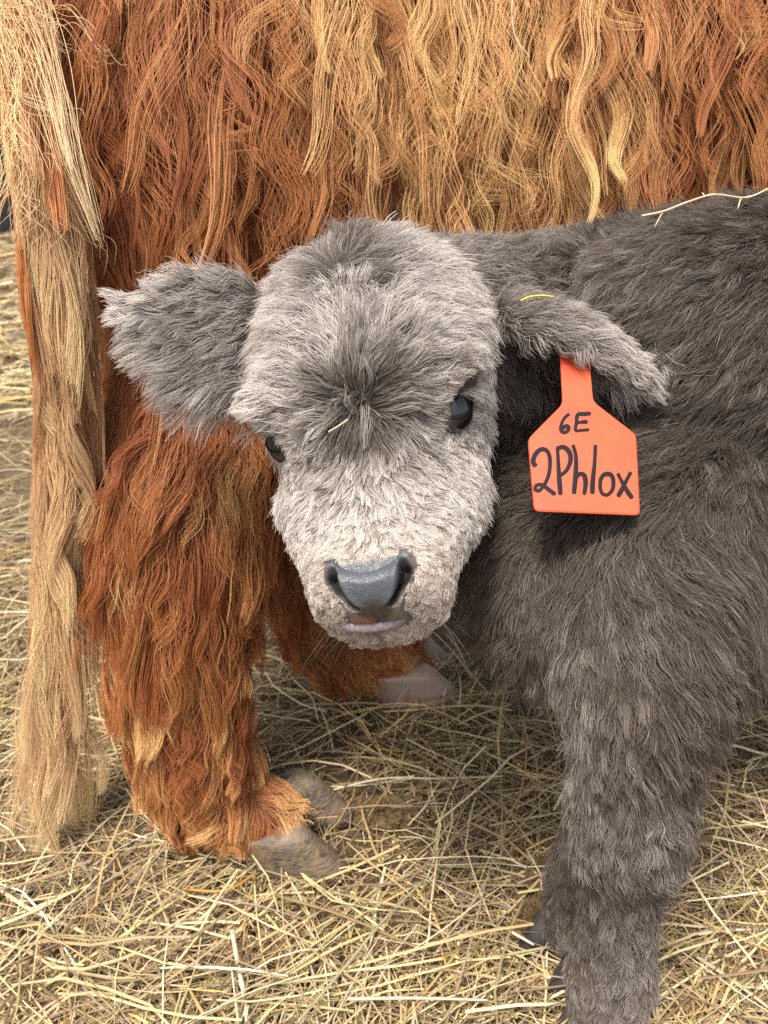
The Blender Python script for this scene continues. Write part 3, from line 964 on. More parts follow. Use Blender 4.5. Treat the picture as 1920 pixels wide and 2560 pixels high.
# --- eyes
M_EYE = mat_plain('eye_gloss', (.012, .012, .017), .06, None, 0, 60, .8)
M_LID = mat_attr('eyelid_skin', .45)
EYES = []
from mathutils.bvhtree import BVHTree
vv = np.empty(len(calf_body.data.vertices) * 3); calf_body.data.vertices.foreach_get('co', vv); vv = vv.reshape(-1, 3)
bvh = BVHTree.FromPolygons([tuple(p) for p in vv], [tuple(p.vertices) for p in calf_body.data.polygons])
def skin_height(p, fe):
    """distance of the skin above point p, measured along fe"""
    hit = bvh.ray_cast(Vector(p + fe * .06), Vector(-fe), .12)
    return float((np.array(hit[0]) - p) @ fe) if hit[0] is not None else 0.0
R_ = .0185
for sx in (-1, 1):
    c0 = H(.0730, .157, -.026) if sx > 0 else H(-.0785, .153, -.036)
    fe = unit(sx * .72 * ex + .06 * ey + .68 * en)
    le = sx * .58 * ex - .81 * ey
    le = unit(le - (le @ fe) * fe)
    me_ = np.cross(fe, le)
    c0 = c0 + fe * skin_height(c0, fe)                 # now on the skin
    ctr = c0 + fe * (.0042 - R_)
    EYES.append((c0, fe, le, me_))
    V = []
    for i in range(17):
        ph = .02 + (math.pi - .04) * i / 16
        for j in range(24):
            th = 2 * math.pi * j / 24
            V.append(ctr + R_ * (math.cos(ph) * fe + math.sin(ph) * (math.cos(th) * le + math.sin(th) * me_)))
    ff = grid_faces(17, 24, True)
    ff.append(tuple(range(24))[::-1]); ff.append(tuple(16 * 24 + j for j in range(24)))
    eye = mesh_obj('eye', V, ff, M_EYE, calf)
    V, cl = [], []
    nth, nr_ = 48, 8
    for j in range(nth):
        th = 2 * math.pi * j / nth
        ca_, sa_ = math.cos(th), math.sin(th)
        a0, b0 = .0158 * ca_, .0082 * math.copysign(abs(sa_) ** 1.3, sa_)       # almond opening
        a1, b1 = .0195 * ca_, .0130 * sa_
        h0 = math.sqrt(max((R_ * 1.05) ** 2 - a0 * a0 - b0 * b0, 0)) - (R_ - .0042)
        h1 = min(max(skin_height(c0 + le * a1 + me_ * b1, fe) - .0015, -.008), .0015)
        for k_ in range(nr_):
            kk = k_ / (nr_ - 1)
            hh = h0 * (1 - kk) + h1 * kk + .0014 * math.sin(kk * 3.14) * (1 - kk)
            V.append(c0 + le * (a0 * (1 - kk) + a1 * kk) + me_ * (b0 * (1 - kk) + b1 * kk) + fe * hh)
            rim = math.exp(-(kk / .45) ** 2)
            cl.append(np.array([.022, .019, .022]) * rim + np.array([.07, .06, .055]) * (1 - rim))
    lid = mesh_obj('eyelid', V, grid_faces(nth, nr_) + [((nth - 1) * nr_ + q_, (nth - 1) * nr_ + q_ + 1, q_ + 1, q_) for q_ in range(nr_ - 1)], M_LID, eye)
    ca = lid.data.attributes.new('col', 'FLOAT_COLOR', 'POINT')
    ca.data.foreach_set('color', np.concatenate([np.array(cl), np.ones((len(cl), 1))], 1).astype(np.float32).ravel())
    # sink the skin behind the opening
    d_ = vv - c0
    rr_ = np.sqrt((d_ @ le / .0165) ** 2 + (d_ @ me_ / .0098) ** 2)
    sink = np.clip((1.15 - rr_) / .35, 0, 1) * (np.abs(d_ @ fe) < .02)
    vv -= (sink * .010)[:, None] * fe[None]
calf_body.data.vertices.foreach_set('co', vv.ravel()); calf_body.data.update()

# --- coat.  guide rows: u, v, du, dv, length, lift, light (hair colour), lock strength
HG = [
    (860, 560, 0, -1, .022, .55, .55, .5), (770, 590, -.6, -.8, .022, .5, .7, .4), (980, 575, .6, -.7, .022, .5, .65, .4), (855, 640, -.1, -.6, .028, .75, .12, .7), (870, 700, .1, .5, .026, .6, .18, .7),
    (930, 660, .9, -.3, .026, .5, .45, .6), (780, 660, -.9, -.3, .025, .45, .6, .5), (660, 690, -1, -.1, .022, .4, .85, .5), (1080, 640, 1, -.2, .023, .4, .8, .5), (1200, 680, 1, .1, .022, .4, .8, .5),
    (700, 780, -1, -.05, .024, .3, .95, .6), (620, 830, -1, .25, .024, .35, .9, .6), (800, 790, -.8, -.35, .026, .35, .7, .6), (880, 800, -.1, -1, .026, .4, .6, .6), (970, 780, .7, -.6, .026, .35, .65, .6), (1080, 760, 1, -.15, .025, .3, .9, .6), (1200, 790, 1, .15, .023, .3, .95, .5),
    (620, 930, -1, .3, .024, .35, .95, .6), (700, 900, -1, .0, .024, .3, .9, .6), (790, 900, -.8, -.4, .026, .35, .65, .7), (885, 910, -.05, -1, .026, .4, .35, .7), (980, 900, .7, -.6, .026, .35, .5, .7), (1080, 880, .8, -.3, .024, .3, .75, .6), (1190, 900, .6, .2, .016, .3, .8, .5), (1250, 920, .8, .5, .018, .35, .8, .4),
    (640, 1000, -1, .15, .024, .35, .95, .6), (740, 1000, -1, -.05, .024, .3, .85, .7), (830, 985, -.8, -.3, .024, .35, .45, .8), (895, 1000, 0, -.6, .022, .6, .22, .9), (960, 990, .8, -.4, .024, .4, .3, .8), (1040, 980, .9, -.2, .022, .3, .5, .7), (1110, 980, .7, -.5, .016, .3, .75, .5),
    (760, 1070, -1, .1, .020, .3, .85, .6), (830, 1070, -.6, .7, .030, .5, .6, .9), (905, 1060, 0, .9, .032, .55, .25, 1), (980, 1060, .6, .6, .030, .5, .45, .9), (1070, 1070, 1, .0, .020, .3, .6, .6), (1130, 1110, .9, .3, .012, .25, .95, .3),
    (800, 1140, -.7, .7, .022, .4, .6, .9), (900, 1140, -.05, 1, .026, .4, .6, 1), (1000, 1140, .6, .7, .022, .4, .6, .9), (720, 1130, -.4, .9, .012, .3, .95, .3), (1180, 1130, .6, .7, .014, .3, 1, .3), (1250, 1100, .8, .5, .018, .4, .8, .3),
    (840, 1240, -.35, 1, .024, .3, .75, 1), (900, 1250, 0, 1, .026, .3, .8, 1), (970, 1240, .4, 1, .026, .3, .8, 1), (1060, 1260, .85, .5, .020, .3, .8, .7), (1150, 1230, .8, .5, .016, .35, .85, .4), (1230, 1230, .8, .5, .018, .4, .85, .3),
    (760, 1230, -.4, .9, .016, .35, .8, .5), (690, 1220, -.5, .8, .016, .4, .9, .3), (690, 1330, -.5, .8, .014, .4, .85, .3), (780, 1340, -.5, .8, .013, .35, .8, .5), (860, 1340, -.2, 1, .018, .25, .8, .9), (930, 1340, .1, 1, .018, .25, .8, .9), (1010, 1350, .7, .7, .014, .25, .8, .7), (1110, 1350, .7, .6, .012, .4, .85, .3), (1200, 1340, .7, .6, .014, .4, .8, .3),
    (860, 1392, -.4, .3, .006, .5, .95, .2), (960, 1390, .4, .3, .006, .5, .95, .2), (780, 1430, -.7, .5, .008, .45, .8, .2), (1080, 1430, .7, .5, .008, .45, .9, .2), (800, 1510, -.6, .6, .007, .45, .7, .2), (1060, 1500, .6, .6, .007, .45, .85, .2), (1120, 1480, .6, .7, .009, .45, .8, .2), (860, 1560, -.3, .9, .007, .4, .65, .2), (1000, 1560, .4, .9, .007, .4, .7, .2), (920, 1610, 0, 1, .012, .4, .55, .4), (850, 1590, -.3, 1, .010, .4, .6, .3), (1010, 1590, .3, 1, .011, .4, .55, .3),
]
EL = [(620, 760, -1, -.05, .022, .3, .70, .5), (620, 900, -.9, .35, .022, .35, .6, .5), (560, 720, -1, -.15, .026, .35, .75, .6), (450, 720, -1, -.12, .030, .35, .9, .8), (350, 760, -1, -.05, .032, .4, .95, 1), (300, 800, -1, .05, .032, .35, .95, 1), (500, 810, -1, .2, .030, .35, .55, .8), (400, 850, -1, .25, .032, .35, .62, .8), (560, 900, -.8, .6, .030, .35, .55, .7), (450, 930, -.6, .8, .052, .4, .6, 1), (360, 900, -.8, .6, .044, .4, .7, 1), (540, 1000, -.5, .9, .056, .4, .55, 1), (600, 1050, -.3, 1, .052, .4, .55, .9)]
ER = [(1290, 720, .9, .0, .022, .35, .55, .4), (1330, 800, .8, .4, .024, .35, .5, .5), (1400, 780, .9, .3, .024, .3, .65, .6), (1480, 820, .8, .5, .026, .3, .75, .6), (1560, 880, .8, .6, .026, .35, .85, .7), (1620, 950, .8, .6, .026, .4, .72, .8), (1400, 880, .5, .9, .028, .3, .45, .7), (1500, 930, .4, .9, .040, .35, .6, .7), (1560, 990, .4, .9, .036, .35, .65, .7), (1350, 980, .25, 1, .046, .35, .55, .8), (1300, 880, .3, 1, .024, .35, .5, .6)]
BG = [(1150, 580, .5, -.5, .022, .45, .55, .4), (1300, 600, .3, -.6, .026, .45, .5, .5), (1250, 680, .6, .2, .024, .35, .5, .4), (1450, 580, .1, -.9, .026, .5, .38, .5), (1600, 520, -.2, -.9, .028, .5, .36, .5), (1800, 490, -.2, -.9, .028, .5, .34, .5),
      (1450, 680, -.7, .55, .030, .3, .42, .7), (1650, 640, -.7, .6, .032, .3, .36, .7), (1850, 600, -.7, .6, .032, .3, .33, .7), (1700, 800, -.75, .5, .032, .28, .32, .7), (1880, 800, -.7, .6, .032, .28, .30, .7), (1650, 1000, -.8, .45, .032, .28, .28, .7), (1850, 1050, -.7, .6, .032, .28, .22, .7), (1300, 1000, -.3, .9, .026, .3, .22, .5),
      (1650, 1200, -.7, .5, .030, .3, .26, .7), (1850, 1250, -.5, .8, .030, .3, .22, .7), (1400, 1250, -.4, .8, .030, .35, .25, .6), (1500, 1330, .1, .9, .030, .35, .30, .6), (1250, 1350, -.5, .8, .028, .4, .22, .6), (1200, 1480, -.6, .8, .030, .4, .22, .7), (1350, 1450, .1, 1, .032, .35, .35, .7), (1550, 1450, .6, .75, .032, .32, .34, .7), (1750, 1400, .7, .6, .032, .32, .30, .7), (1880, 1500, .2, 1, .034, .35, .28, .8), (1150, 1570, -.8, .5, .034, .4, .25, .7), (1280, 1620, -.5, .8, .034, .4, .30, .7), (1400, 1620, .0, 1, .032, .35, .42, .7), (1550, 1600, .5, .85, .032, .32, .34, .7), (1750, 1620, .4, .9, .032, .32, .28, .7),
      (1430, 1780, -.1, 1, .026, .35, .50, .7), (1560, 1780, .2, 1, .026, .35, .36, .8), (1720, 1780, .5, .9, .028, .4, .30, .8), (1820, 1740, .7, .8, .030, .4, .28, .8), (1420, 1920, -.1, 1, .022, .35, .50, .6), (1550, 1930, .0, 1, .024, .4, .36, .9), (1720, 1950, .5, .85, .024, .45, .42, .7), (1400, 2060, -.3, 1, .022, .4, .30, .5), (1500, 2080, .0, 1, .026, .4, .50, .8), (1650, 2070, .3, 1, .026, .4, .45, .8), (1740, 2080, .7, .8, .022, .45, .48, .5),
      (1450, 2220, .0, 1, .016, .35, .28, .4), (1550, 2230, .3, 1, .018, .35, .40, .4), (1680, 2250, .9, .5, .026, .45, .48, .6), (1450, 2380, .0, 1, .014, .35, .42, .3), (1560, 2380, .1, 1, .015, .35, .48, .3), (1660, 2380, .7, .8, .022, .45, .48, .5), (1420, 2520, -.4, 1, .014, .35, .45, .3), (1550, 2520, .0, 1, .014, .35, .50, .3)]

DARK = np.array([.036, .028, .023]); MIDC = np.array([.135, .103, .081]); LIGHT = np.array([.74, .672, .624])
def coat_col(l):
    l = np.clip(l, 0, 1.1)[:, None]
    return np.where(l < .45, DARK + (MIDC - DARK) * l / .45, MIDC + (LIGHT - MIDC) * (l - .45) / .55)

if FUR:
    def dens(c):
        hx, hy, hn = toH(c)
        head = (np.abs(hx) < .11) & (hy > -.04) & (hy < .34) & (hn > -.14)
        muzz = head & (hy > .25)
        return np.where(muzz, 3.2, np.where(head, 1.7, 1.0)) * np.where(c[:, 2] < .02, 0, 1) * np.where(c[:, 0] > .42, .15, 1)
    NC = int(500000 * DENS)
    pts, nr, hid = sample_surface(calf_body, NC, dens)
    tags = np.array(C.tt)[[C.kd.find(p)[1] for p in pts.tolist()]]
    hx, hy, hn = toH(pts)
    # bare nose and lips, bare eye openings
    q = q_of(hy, hn)
    ishead = tags == 'head'
    bare = ishead & (hy > .240) & (np.abs(hx) < bare_edge(q) - .0005) & (q > bare_top(hx)) & (hn > -.036)
    xn = .0210 - .0120 * np.clip((q - .30) / .31, 0, 1) ** 1.3 + .002
    bare |= ishead & (hy > .240) & (q > .10) & (q < .63) & (np.abs(hx) > xn - .006) & (np.abs(hx) < xn + .0045)
    lipb = ishead & (hy > .300) & (np.abs(hx + .0045) < .0220) & (hn < -.028) & (hn > -.0375)
    bare |= lipb
    eyed = np.full(len(pts), 1.0)
    for (c0, fe, le, me_) in EYES:
        d = pts - c0
        pa, pb, pf = d @ le, d @ me_, d @ fe
        rr_ = np.sqrt((pa / .0165) ** 2 + (pb / .0098) ** 2)
        close = np.abs(pf) < .03
        bare |= close & (rr_ < 1.08)
        eyed = np.where(close, np.minimum(eyed, np.clip((rr_ - .8) / 2.0, .2, 1)), eyed)
    zn = np.where(ishead & (hy > .22))[0]
    kdz = kdtree.KDTree(len(zone))
    for i_, p_ in enumerate(co[zone]):
        kdz.insert(p_, i_)
    kdz.balance()
    for i_ in zn:
        _, j_, dd = kdz.find(pts[i_])
        if dd < .006 and wz[j_] > .04:
            bare[i_] = True
    k = ~bare
    pts, nr, hid, tags, eyed, hy, hx, hn = pts[k], nr[k], hid[k], tags[k], eyed[k], hy[k], hx[k], hn[k]
    u, v, s = project(pts)
    gf = np.zeros((len(pts), 6))
    for tg_, gd in (('head', HG), ('ear_left', EL), ('ear_right', ER)):
        m = tags == tg_
        gf[m] = guide_fields(u[m], v[m], gd, 2.0, 38)
    m = (tags == 'body') | (tags == 'leg')
    gf[m] = guide_fields(u[m], v[m], BG, 2.0, 60)
    N = len(pts)
    fw = imgdir(gf[:, 0], gf[:, 1])
    for (c0, fe, le, me_) in EYES:                 # hair parts around the eyes
        d = pts - c0
        pa, pb = d @ le, d @ me_
        rr_ = np.sqrt((pa / .0165) ** 2 + (pb / .0098) ** 2)
        wr = np.clip((1.5 - rr_) / .5, 0, 1) * .8 * (np.abs(d @ fe) < .03)
        rd = unit(pa[:, None] / .0165 * le[None] + pb[:, None] / .0098 * me_[None])
        fw = unit(fw) * (1 - wr[:, None]) + rd * wr[:, None]
    fw = np.where((hid & (tags != 'head'))[:, None], np.array([[.4, .1, -.9]]), fw)
    tg = tangent(fw + rng.normal(0, .05, (N, 3)), nr)
    L = gf[:, 2] * rng.uniform(.55, 1.2, N) * eyed * np.where(tags == 'head', np.interp(hy, [0, .15, .20, .24], [1.25, 1.25, 1.0, .78]), 1.0)
    L = np.where(rng.random(N) < .04, L * 1.35, L)
    lift = np.clip(gf[:, 3] * rng.uniform(.6, 1.4, N) * np.where(tags == 'head', .8, 1), .08, .95)
    lock = gf[:, 5]
    Pn, near = strands(pts, nr, tg, L, lift, 6, noise=.17, gravity=.12,
                       clumps=[(int(N / 40), np.clip(lock * np.where(tags == 'head', .80, .65), .05, .8), 1.1), (int(N / 170), np.where(tags == 'head', np.clip(lock - .45, 0, 1) ** 1.5 * 1.25, 0), 1.0), (int(N / 8), np.clip(.10 + lock * .35, 0, .5), .9)], wave=(.0022, 1.1), droop=.75, cnoise=.19, nscale=np.where((tags == 'head') & (hy > .25), .45, 1.0))
    # comb back whatever strays over the bare nose and into the nostrils
    mz = np.where((tags == 'head') & (hy > .225))[0]
    drop = np.zeros(N, bool)
    for kk_ in (2, 5):
        tx, ty, tn_ = toH(Pn[mz, kk_])
        qt = q_of(ty, tn_)
        drop[mz] |= (np.abs(tx) < bare_edge(qt) - .0015) & (qt > bare_top(tx) + .015) & (qt < .97) & (tn_ > -.032)
    for (c0, fe, le, me_) in EYES:                 # and nothing hangs across the open eyes
        ne = np.where((np.abs(pts - c0) < .06).all(1))[0]
        for kk_ in np.arange(1, 5.01, .5):
            d = (Pn[ne, int(kk_)] + Pn[ne, int(math.ceil(kk_))]) / 2 - c0
            rr_ = np.sqrt((d @ le / .0150) ** 2 + (d @ me_ / .0092) ** 2)
            drop[ne] |= (rr_ < 1.0) & (np.abs(d @ fe) < .05)
    kp = ~drop
    Pn, near, pts, nr, hid, tags, hy, hx, gf, N = Pn[kp], near[kp], pts[kp], nr[kp], hid[kp], tags[kp], hy[kp], hx[kp], gf[kp], int(kp.sum())
    gl0 = np.where(tags == 'head', np.interp(gf[:, 4], [0, .2, .5, 1], [.12, .42, .70, 1.0]), gf[:, 4])
    light = gl0 + rng.normal(0, 1, near.max() + 1)[near] * np.where(tags == 'head', .11, .060) + rng.normal(0, .09, N)
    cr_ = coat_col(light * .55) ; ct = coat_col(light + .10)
    head = tags == 'head'
    short = (hy > .25) & head
    cr_ = cr_ * (1 - np.clip((hy - .225) / .05, 0, 1)[:, None] * head[:, None]) + coat_col(light * .70) * np.clip((hy - .225) / .05, 0, 1)[:, None] * head[:, None]
    wk = np.clip((hy - .235) / .05, 0, 1)[:, None] * head[:, None]
    warm = 1 + wk * np.array([[.02, -.03, -.09]])
    rad = np.where(hid, .0006, np.where(short, .00016, np.where(head, .00021, .00022))) * rng.uniform(.7, 1.3, N)
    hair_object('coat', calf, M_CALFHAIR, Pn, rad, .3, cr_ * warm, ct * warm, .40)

    # eyelashes, whiskers
    roots, dirs, Ls, nn2 = [], [], [], []
    for (c0, fe, le, me_), sx in zip(EYES, (-1, 1)):
        for i in range(24):
            t_ = rng.uniform(-.35, 1.0)
            a0, b0 = .0138 * t_, sx * .0080 * (1 - t_ * t_) ** .6
            p = c0 + le * a0 + me_ * b0 * 1.05 + fe * (.0065 - .25 * abs(a0))
            roots.append(p)
            dirs.append(unit(sx * .75 * ex + (.10 + .25 * rng.random()) * ey + .35 * en + rng.normal(0, .08, 3)))
            nn2.append(fe); Ls.append(rng.uniform(.018, .036))
    nl = len(roots)
    Pn, _ = strands(np.array(roots), np.array(nn2), np.array(dirs), np.array(Ls), np.full(nl, .2), 8, noise=.05, gravity=.9, clumps=[(14, .5, .8)])
    lc = np.tile(np.array([.34, .31, .29]), (nl, 1)) * rng.uniform(.5, 1.5, (nl, 1))
    hair_object('eyelashes', calf, M_CALFHAIR, Pn, .00017, .3, lc * .5, lc, .5)
    roots, nn2, dirs, Ls = [], [], [], []
    for i in range(26):
        sx = -1 if i % 2 else 1
        x_ = sx * rng.uniform(.018, .038); y_ = rng.uniform(.292, .316); n_ = rng.uniform(-.075, -.035)
        roots.append(H(x_, y_, n_)); nn2.append(unit(sx * .8 * ex + .5 * ey))
        dirs.append(unit(sx * rng.uniform(.3, 1) * ex + rng.uniform(.3, 1.0) * ey + rng.uniform(-.5, .3) * en)); Ls.append(rng.uniform(.018, .045))
    nl = len(roots)
    Pn, _ = strands(np.array(roots), np.array(nn2), np.array(dirs), np.array(Ls), np.full(nl, .3), 8, noise=.12, gravity=.5)
    lc = np.tile(np.array([.05, .04, .035]), (nl, 1)) * rng.uniform(.5, 4, (nl, 1))
    hair_object('whiskers', calf, M_CALFHAIR, Pn, .00017, .3, lc, lc, .5)
print('calf', round(time.time() - T0, 1))

# ================================================================== ear tag (hangs from the calf's ear)
# the sheet leans: its lower end nearer the camera, its neck tucked up under the ear
TAG_O = P(1457, 1080, .536)
TAG_N = unit(np.cross(P(1480, 1280, .512) - P(1435, 870, .566), P(1580, 1100, .535) - P(1340, 1100, .537)))
TAG_N = TAG_N * (-1 if TAG_N @ FWD > 0 else 1)
def tag_pt(zx, zy, lift=0.0):
    """position on the tag from its outline as measured (2.9625 units per photo pixel)"""
    d = RIGHT * (1200 + zx / 2.9625 - CU) / F + UP * (CV - 660 - zy / 2.9625) / F + FWD
    return CAMP + d * (((TAG_O - CAMP) @ TAG_N) / (d @ TAG_N)) + TAG_N * lift
tag = empty('ear_tag', tuple(tag_pt(760, 1835)), 'orange plastic ear tag hand-lettered 6E 2Phlox, hanging from the calf\'s right-hand ear', 'ear tag')

def rounded(poly, rads, n=6):
    out = []
    m = len(poly)
    for i in range(m):
        p0, p1, p2 = (np.array(poly[(i + k) % m], float) for k in (-1, 0, 1))
        a, b = unit(p0 - p1), unit(p2 - p1)
        r = rads[i]
        s0, s1 = p1 + a * r, p1 + b * r
        for k in range(n + 1):
            t = k / n
            out.append((1 - t) ** 2 * s0 + 2 * t * (1 - t) * p1 + t * t * s1)
    return out
outline = rounded([(588, 600), (800, 600), (836, 1020), (1155, 1268), (1185, 1862), (400, 1832), (353, 1300), (610, 1040)], [20, 20, 40, 40, 45, 45, 40, 40])
outline = np.array(outline)
cen = outline.mean(0)
V, TH = [], .0016
inset = cen + (outline - cen) * .985
n = len(outline)
for p in inset: V.append(tag_pt(*p, TH / 2))
for p in outline: V.append(tag_pt(*p, TH / 2 - .0005))
for p in outline: V.append(tag_pt(*p, -TH / 2))
ff = [tuple(range(n))[::-1], tuple(2 * n + j for j in range(n))]
for k in range(2):
    for j in range(n):
        ff.append((k * n + j, k * n + (j + 1) % n, (k + 1) * n + (j + 1) % n, (k + 1) * n + j))
M_TAG = mat_plain('orange_plastic', (.76, .092, .022), .45, (.62, .070, .020), .0003, 45)
plate = mesh_obj('plate', V, ff, M_TAG, tag, False)
# stud that pins the tag through the ear
V = []
sc_ = tag_pt(695, 640)
for k, (r_, h_) in enumerate([(.0001, .0065), (.0035, .0062), (.0050, .0048), (.0054, .0030), (.0054, 0), (.0022, 0), (.0022, -.012)]):
    for j in range(20):
        a = 2 * math.pi * j / 20
        V.append(sc_ + RIGHT * math.cos(a) * r_ + UP * math.sin(a) * r_ + TAG_N * h_)
mesh_obj('stud', V, grid_faces(7, 20, True), M_TAG, tag)

# hand lettering in black marker: strokes laid on the plate
M_INK = mat_plain('marker_ink', (.010, .007, .012), .6, None, 0, 60, .2)
LET = {
    '6': [[(655, 1118), (620, 1150), (600, 1195), (595, 1230), (612, 1252), (640, 1246), (655, 1222), (642, 1205), (615, 1215), (603, 1232)]],
    'E': [[(812, 1112), (770, 1116), (722, 1122), (712, 1180), (706, 1236), (750, 1236), (800, 1232)], [(712, 1180), (750, 1176), (788, 1174)]],
    '2': [[(408, 1500), (392, 1470), (405, 1420), (445, 1380), (490, 1385), (515, 1440), (512, 1540), (485, 1620), (440, 1680), (408, 1675), (415, 1645), (455, 1640), (500, 1670), (550, 1708)]],
    'P': [[(572, 1365), (578, 1480), (585, 1600), (594, 1708)], [(572, 1368), (620, 1362), (660, 1400), (668, 1460), (640, 1530), (590, 1575)]],
    'h': [[(688, 1350), (708, 1430), (706, 1560), (694, 1700)], [(700, 1600), (735, 1560), (770, 1572), (780, 1630), (770, 1706)]],
    'l': [[(852, 1350), (846, 1480), (832, 1620), (830, 1700)]],
    'o': [[(915, 1562), (892, 1600), (888, 1660), (905, 1706), (945, 1712), (980, 1670), (984, 1600), (960, 1562), (920, 1560)]],
    'x': [[(1020, 1560), (1050, 1620), (1090, 1690), (1122, 1735)], [(1112, 1550), (1080, 1610), (1050, 1670), (1022, 1722)]],
}
for ch, strokes in LET.items():
    V, ff = [], []
    for st in strokes:
        pl = catmull(np.array(st, float), 6 * len(st))
        tn = unit(np.gradient(pl, axis=0))
        pn = np.stack([-tn[:, 1], tn[:, 0]], -1)
        base = len(V)
        wd = 16.5 + 2.5 * np.sin(np.linspace(0, 5, len(pl)) + len(st))
        if ch in '6E':
            wd = wd * .86
        pl = np.vstack([pl[0] - tn[0] * 8, pl, pl[-1] + tn[-1] * 8]); pn = np.vstack([pn[0], pn, pn[-1]])
        wd = np.concatenate([[wd[0] * .55], wd, [wd[-1] * .55]])
        sh = len(V)
        for p, q_, w_ in zip(pl, pn, wd):
            jj = .00002 * (sh % 7)
            V += [tag_pt(*(p + q_ * w_), TH / 2 + .0001 + jj), tag_pt(*p, TH / 2 + .0003 + jj), tag_pt(*(p - q_ * w_), TH / 2 + .0001 + jj)]
        ff += [tuple(i + base for i in q_) for q_ in grid_faces(len(pl), 3)]
    mesh_obj('letter', V, ff, M_INK, plate, True)

# ================================================================== single stems one can point at
def stem(name, path, radius, col, label, cat='straw', knots=(), side=()):
    """a hollow-looking stem: tapered tube with swollen joints; side: (fraction, direction, length) stalks"""
    path = catmull(np.asarray(path, float), 8 * len(path))
    root = bpy.data.objects.new(name, None)
    V, ff = [], []
    def tube(pl, r0, r1, seg=7):
        b0 = len(V)
        tn = unit(np.gradient(pl, axis=0))
        a_ = unit(np.cross(tn, np.array([.2, .3, .93]))); b_ = np.cross(tn, a_)
        for i, p in enumerate(pl):
            t = i / (len(pl) - 1)
            r = r0 * (1 - t) + r1 * t
            for kf in knots:
                r *= 1 + .5 * math.exp(-((t - kf) / .02) ** 2)
            for j in range(seg):
                an = 2 * math.pi * j / seg
                V.append(p + r * (math.cos(an) * a_[i] + .75 * math.sin(an) * b_[i]))
        ff.extend(tuple(q_ + b0 for q_ in f_) for f_ in grid_faces(len(pl), seg, True))
        ff.append(tuple(b0 + j for j in range(seg))[::-1]); ff.append(tuple(b0 + (len(pl) - 1) * seg + j for j in range(seg)))
    tube(path, radius, radius * .7)
    for (fr_, dv_, ln) in side:
        p0 = path[int(fr_ * (len(path) - 1))]
        dv_ = unit(np.asarray(dv_, float))
        tube(np.array([p0 + dv_ * ln * k + np.array([0, 0, -.15]) * ln * k * k for k in np.linspace(0, 1, 6)]), radius * .6, radius * .3)
    o = mesh_obj(name, V, ff, mat_plain('stem_' + str(round(col[0] * 1000)), col, .5, tuple(c * .8 for c in col), 0, 80))
    o['label'] = label; o['category'] = cat
    return o

PALE = (.72, .60, .38); WHITE = (.70, .61, .44); GOLD = (.66, .46, .14)
bk = .580
stem('straw_stem', [P(1605, 540, bk - .02), P(1660, 528, bk - .018), P(1720, 505, bk - .015), P(1785, 487, bk - .012), P(1865, 494, bk - .005), P(1925, 470, bk)], .0013, PALE, 'knotted pale stem with short side stalks lying on the calf\'s back', knots=(.58, .82),
     side=((.20, -UP - RIGHT * .6, .012), (.78, -UP - RIGHT * .3, .008), (.55, UP - RIGHT * .5, .004)))
stem('straw_stem', [P(822, 1080, .492), P(848, 1064, .487), P(870, 1048, .486)], .0009, WHITE, 'short pale stalk stuck in the fur between the calf\'s eyes')
stem('straw_stem', [P(1283, -20, .71), P(1280, 40, .71), P(1290, 95, .712), P(1325, 145, .715)], .0013, WHITE, 'white dry stem caught in the cow\'s coat near the top edge')
stem('straw_stem', [P(222, 268, .70), P(235, 262, .70), P(243, 250, .70)], .0011, GOLD, 'tiny yellow flake caught in the ginger hair beside the tail')
stem('straw_stem', [P(682, 295, .72), P(704, 280, .72)], .0009, PALE, 'tiny pale straw chip in the cow\'s coat above the calf\'s left-hand ear')
stem('straw_stem', [P(1302, 752, .562), P(1325, 742, .560), P(1355, 739, .560), P(1384, 742, .562)], .0012, (.75, .70, .06), 'bright yellow flake on the base of the tagged ear')
def gstem(pix, r, col, label, z=.02, **kw):
    return stem('straw_stem', [G(u, v, z + dz) for (u, v, dz) in pix], r, col, label, **kw)
gstem([(580, 2325, .012), (597, 2420, .006), (612, 2500, .004), (620, 2590, .0)], .0027, WHITE, 'thick white straw stalk pointing up at the bottom edge', .016, knots=(.5,))
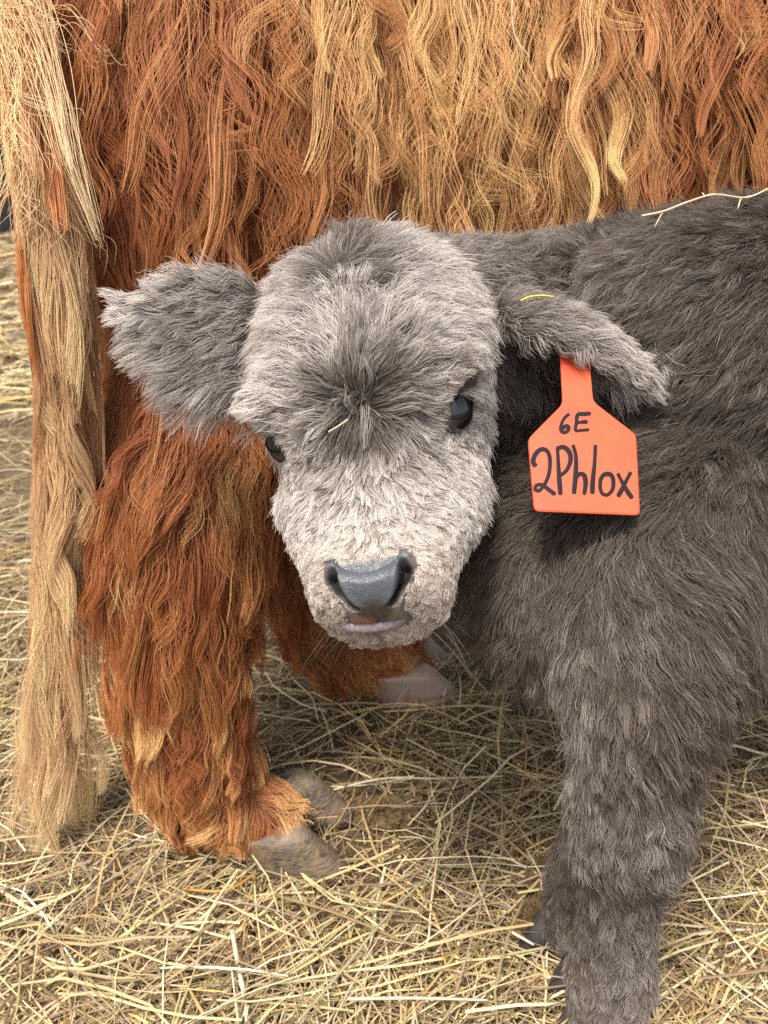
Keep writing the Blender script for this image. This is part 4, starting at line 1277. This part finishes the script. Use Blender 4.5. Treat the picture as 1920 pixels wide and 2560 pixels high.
gstem([(-20, 2210, 0), (70, 2270, .002), (140, 2300, .002), (218, 2335, 0)], .0027, PALE, 'thick pale straw running in from the left edge', .022)
gstem([(-20, 2320, 0), (80, 2280, .004), (195, 2222, .006)], .0024, (.74, .60, .30), 'pale straw lying across the thick one at the left edge', .027)
gstem([(95, 2475, 0), (260, 2370, .003), (380, 2290, .003), (465, 2235, 0)], .0022, (.70, .58, .26), 'very long straight straw running up to the right in the lower left', .022)
gstem([(460, 2222, 0), (540, 2228, .004), (590, 2215, .004), (635, 2185, 0)], .0020, (.55, .27, .06), 'curved orange-brown stalk below the cow\'s near hoof', .022)
gstem([(825, 1976, 0), (960, 1946, .003), (1100, 1946, .004), (1260, 1940, 0)], .0016, (.74, .66, .44), 'long wavy white straw to the right of the cow\'s near hoof', .022)
gstem([(1268, 2323, .004), (1335, 2362, .0)], .0022, WHITE, 'short thick white straw piece left of the brown clod', .022)
gstem([(740, 2560, 0), (860, 2420, .004), (960, 2300, .006), (1060, 2200, 0)], .0019, (.40, .36, .20), 'long grey-green stalk rising to the right at the bottom centre', .024)
gstem([(870, 2497, 0), (1040, 2495, .002), (1220, 2500, 0)], .0019, WHITE, 'straight white straw lying level near the bottom centre', .022)
gstem([(690, 2238, 0), (860, 2290, .003), (1080, 2385, 0)], .0022, (.30, .20, .09), 'dark brown flattened stalk sloping down to the right in the foreground', .018)
gstem([(1745, 2335, 0), (1830, 2325, .002), (1930, 2322, 0)], .0022, WHITE, 'pale straw reaching the right edge beside the calf\'s leg', .02)
gstem([(1740, 2390, 0), (1830, 2450, .002), (1930, 2525, 0)], .0028, (.55, .46, .30), 'thick dull straw sloping down to the lower right corner', .02)
gstem([(735, 1700, .004), (780, 1745, .008), (795, 1800, .0)], .0016, PALE, 'bent stalk standing in front of the cow\'s far hoof', .02)
gstem([(1075, 1710, .02), (1120, 1745, .004)], .0022, (.62, .42, .32), 'short pinkish stalk leaning on the tip of the far hoof', .02)
print('all', round(time.time() - T0, 1))
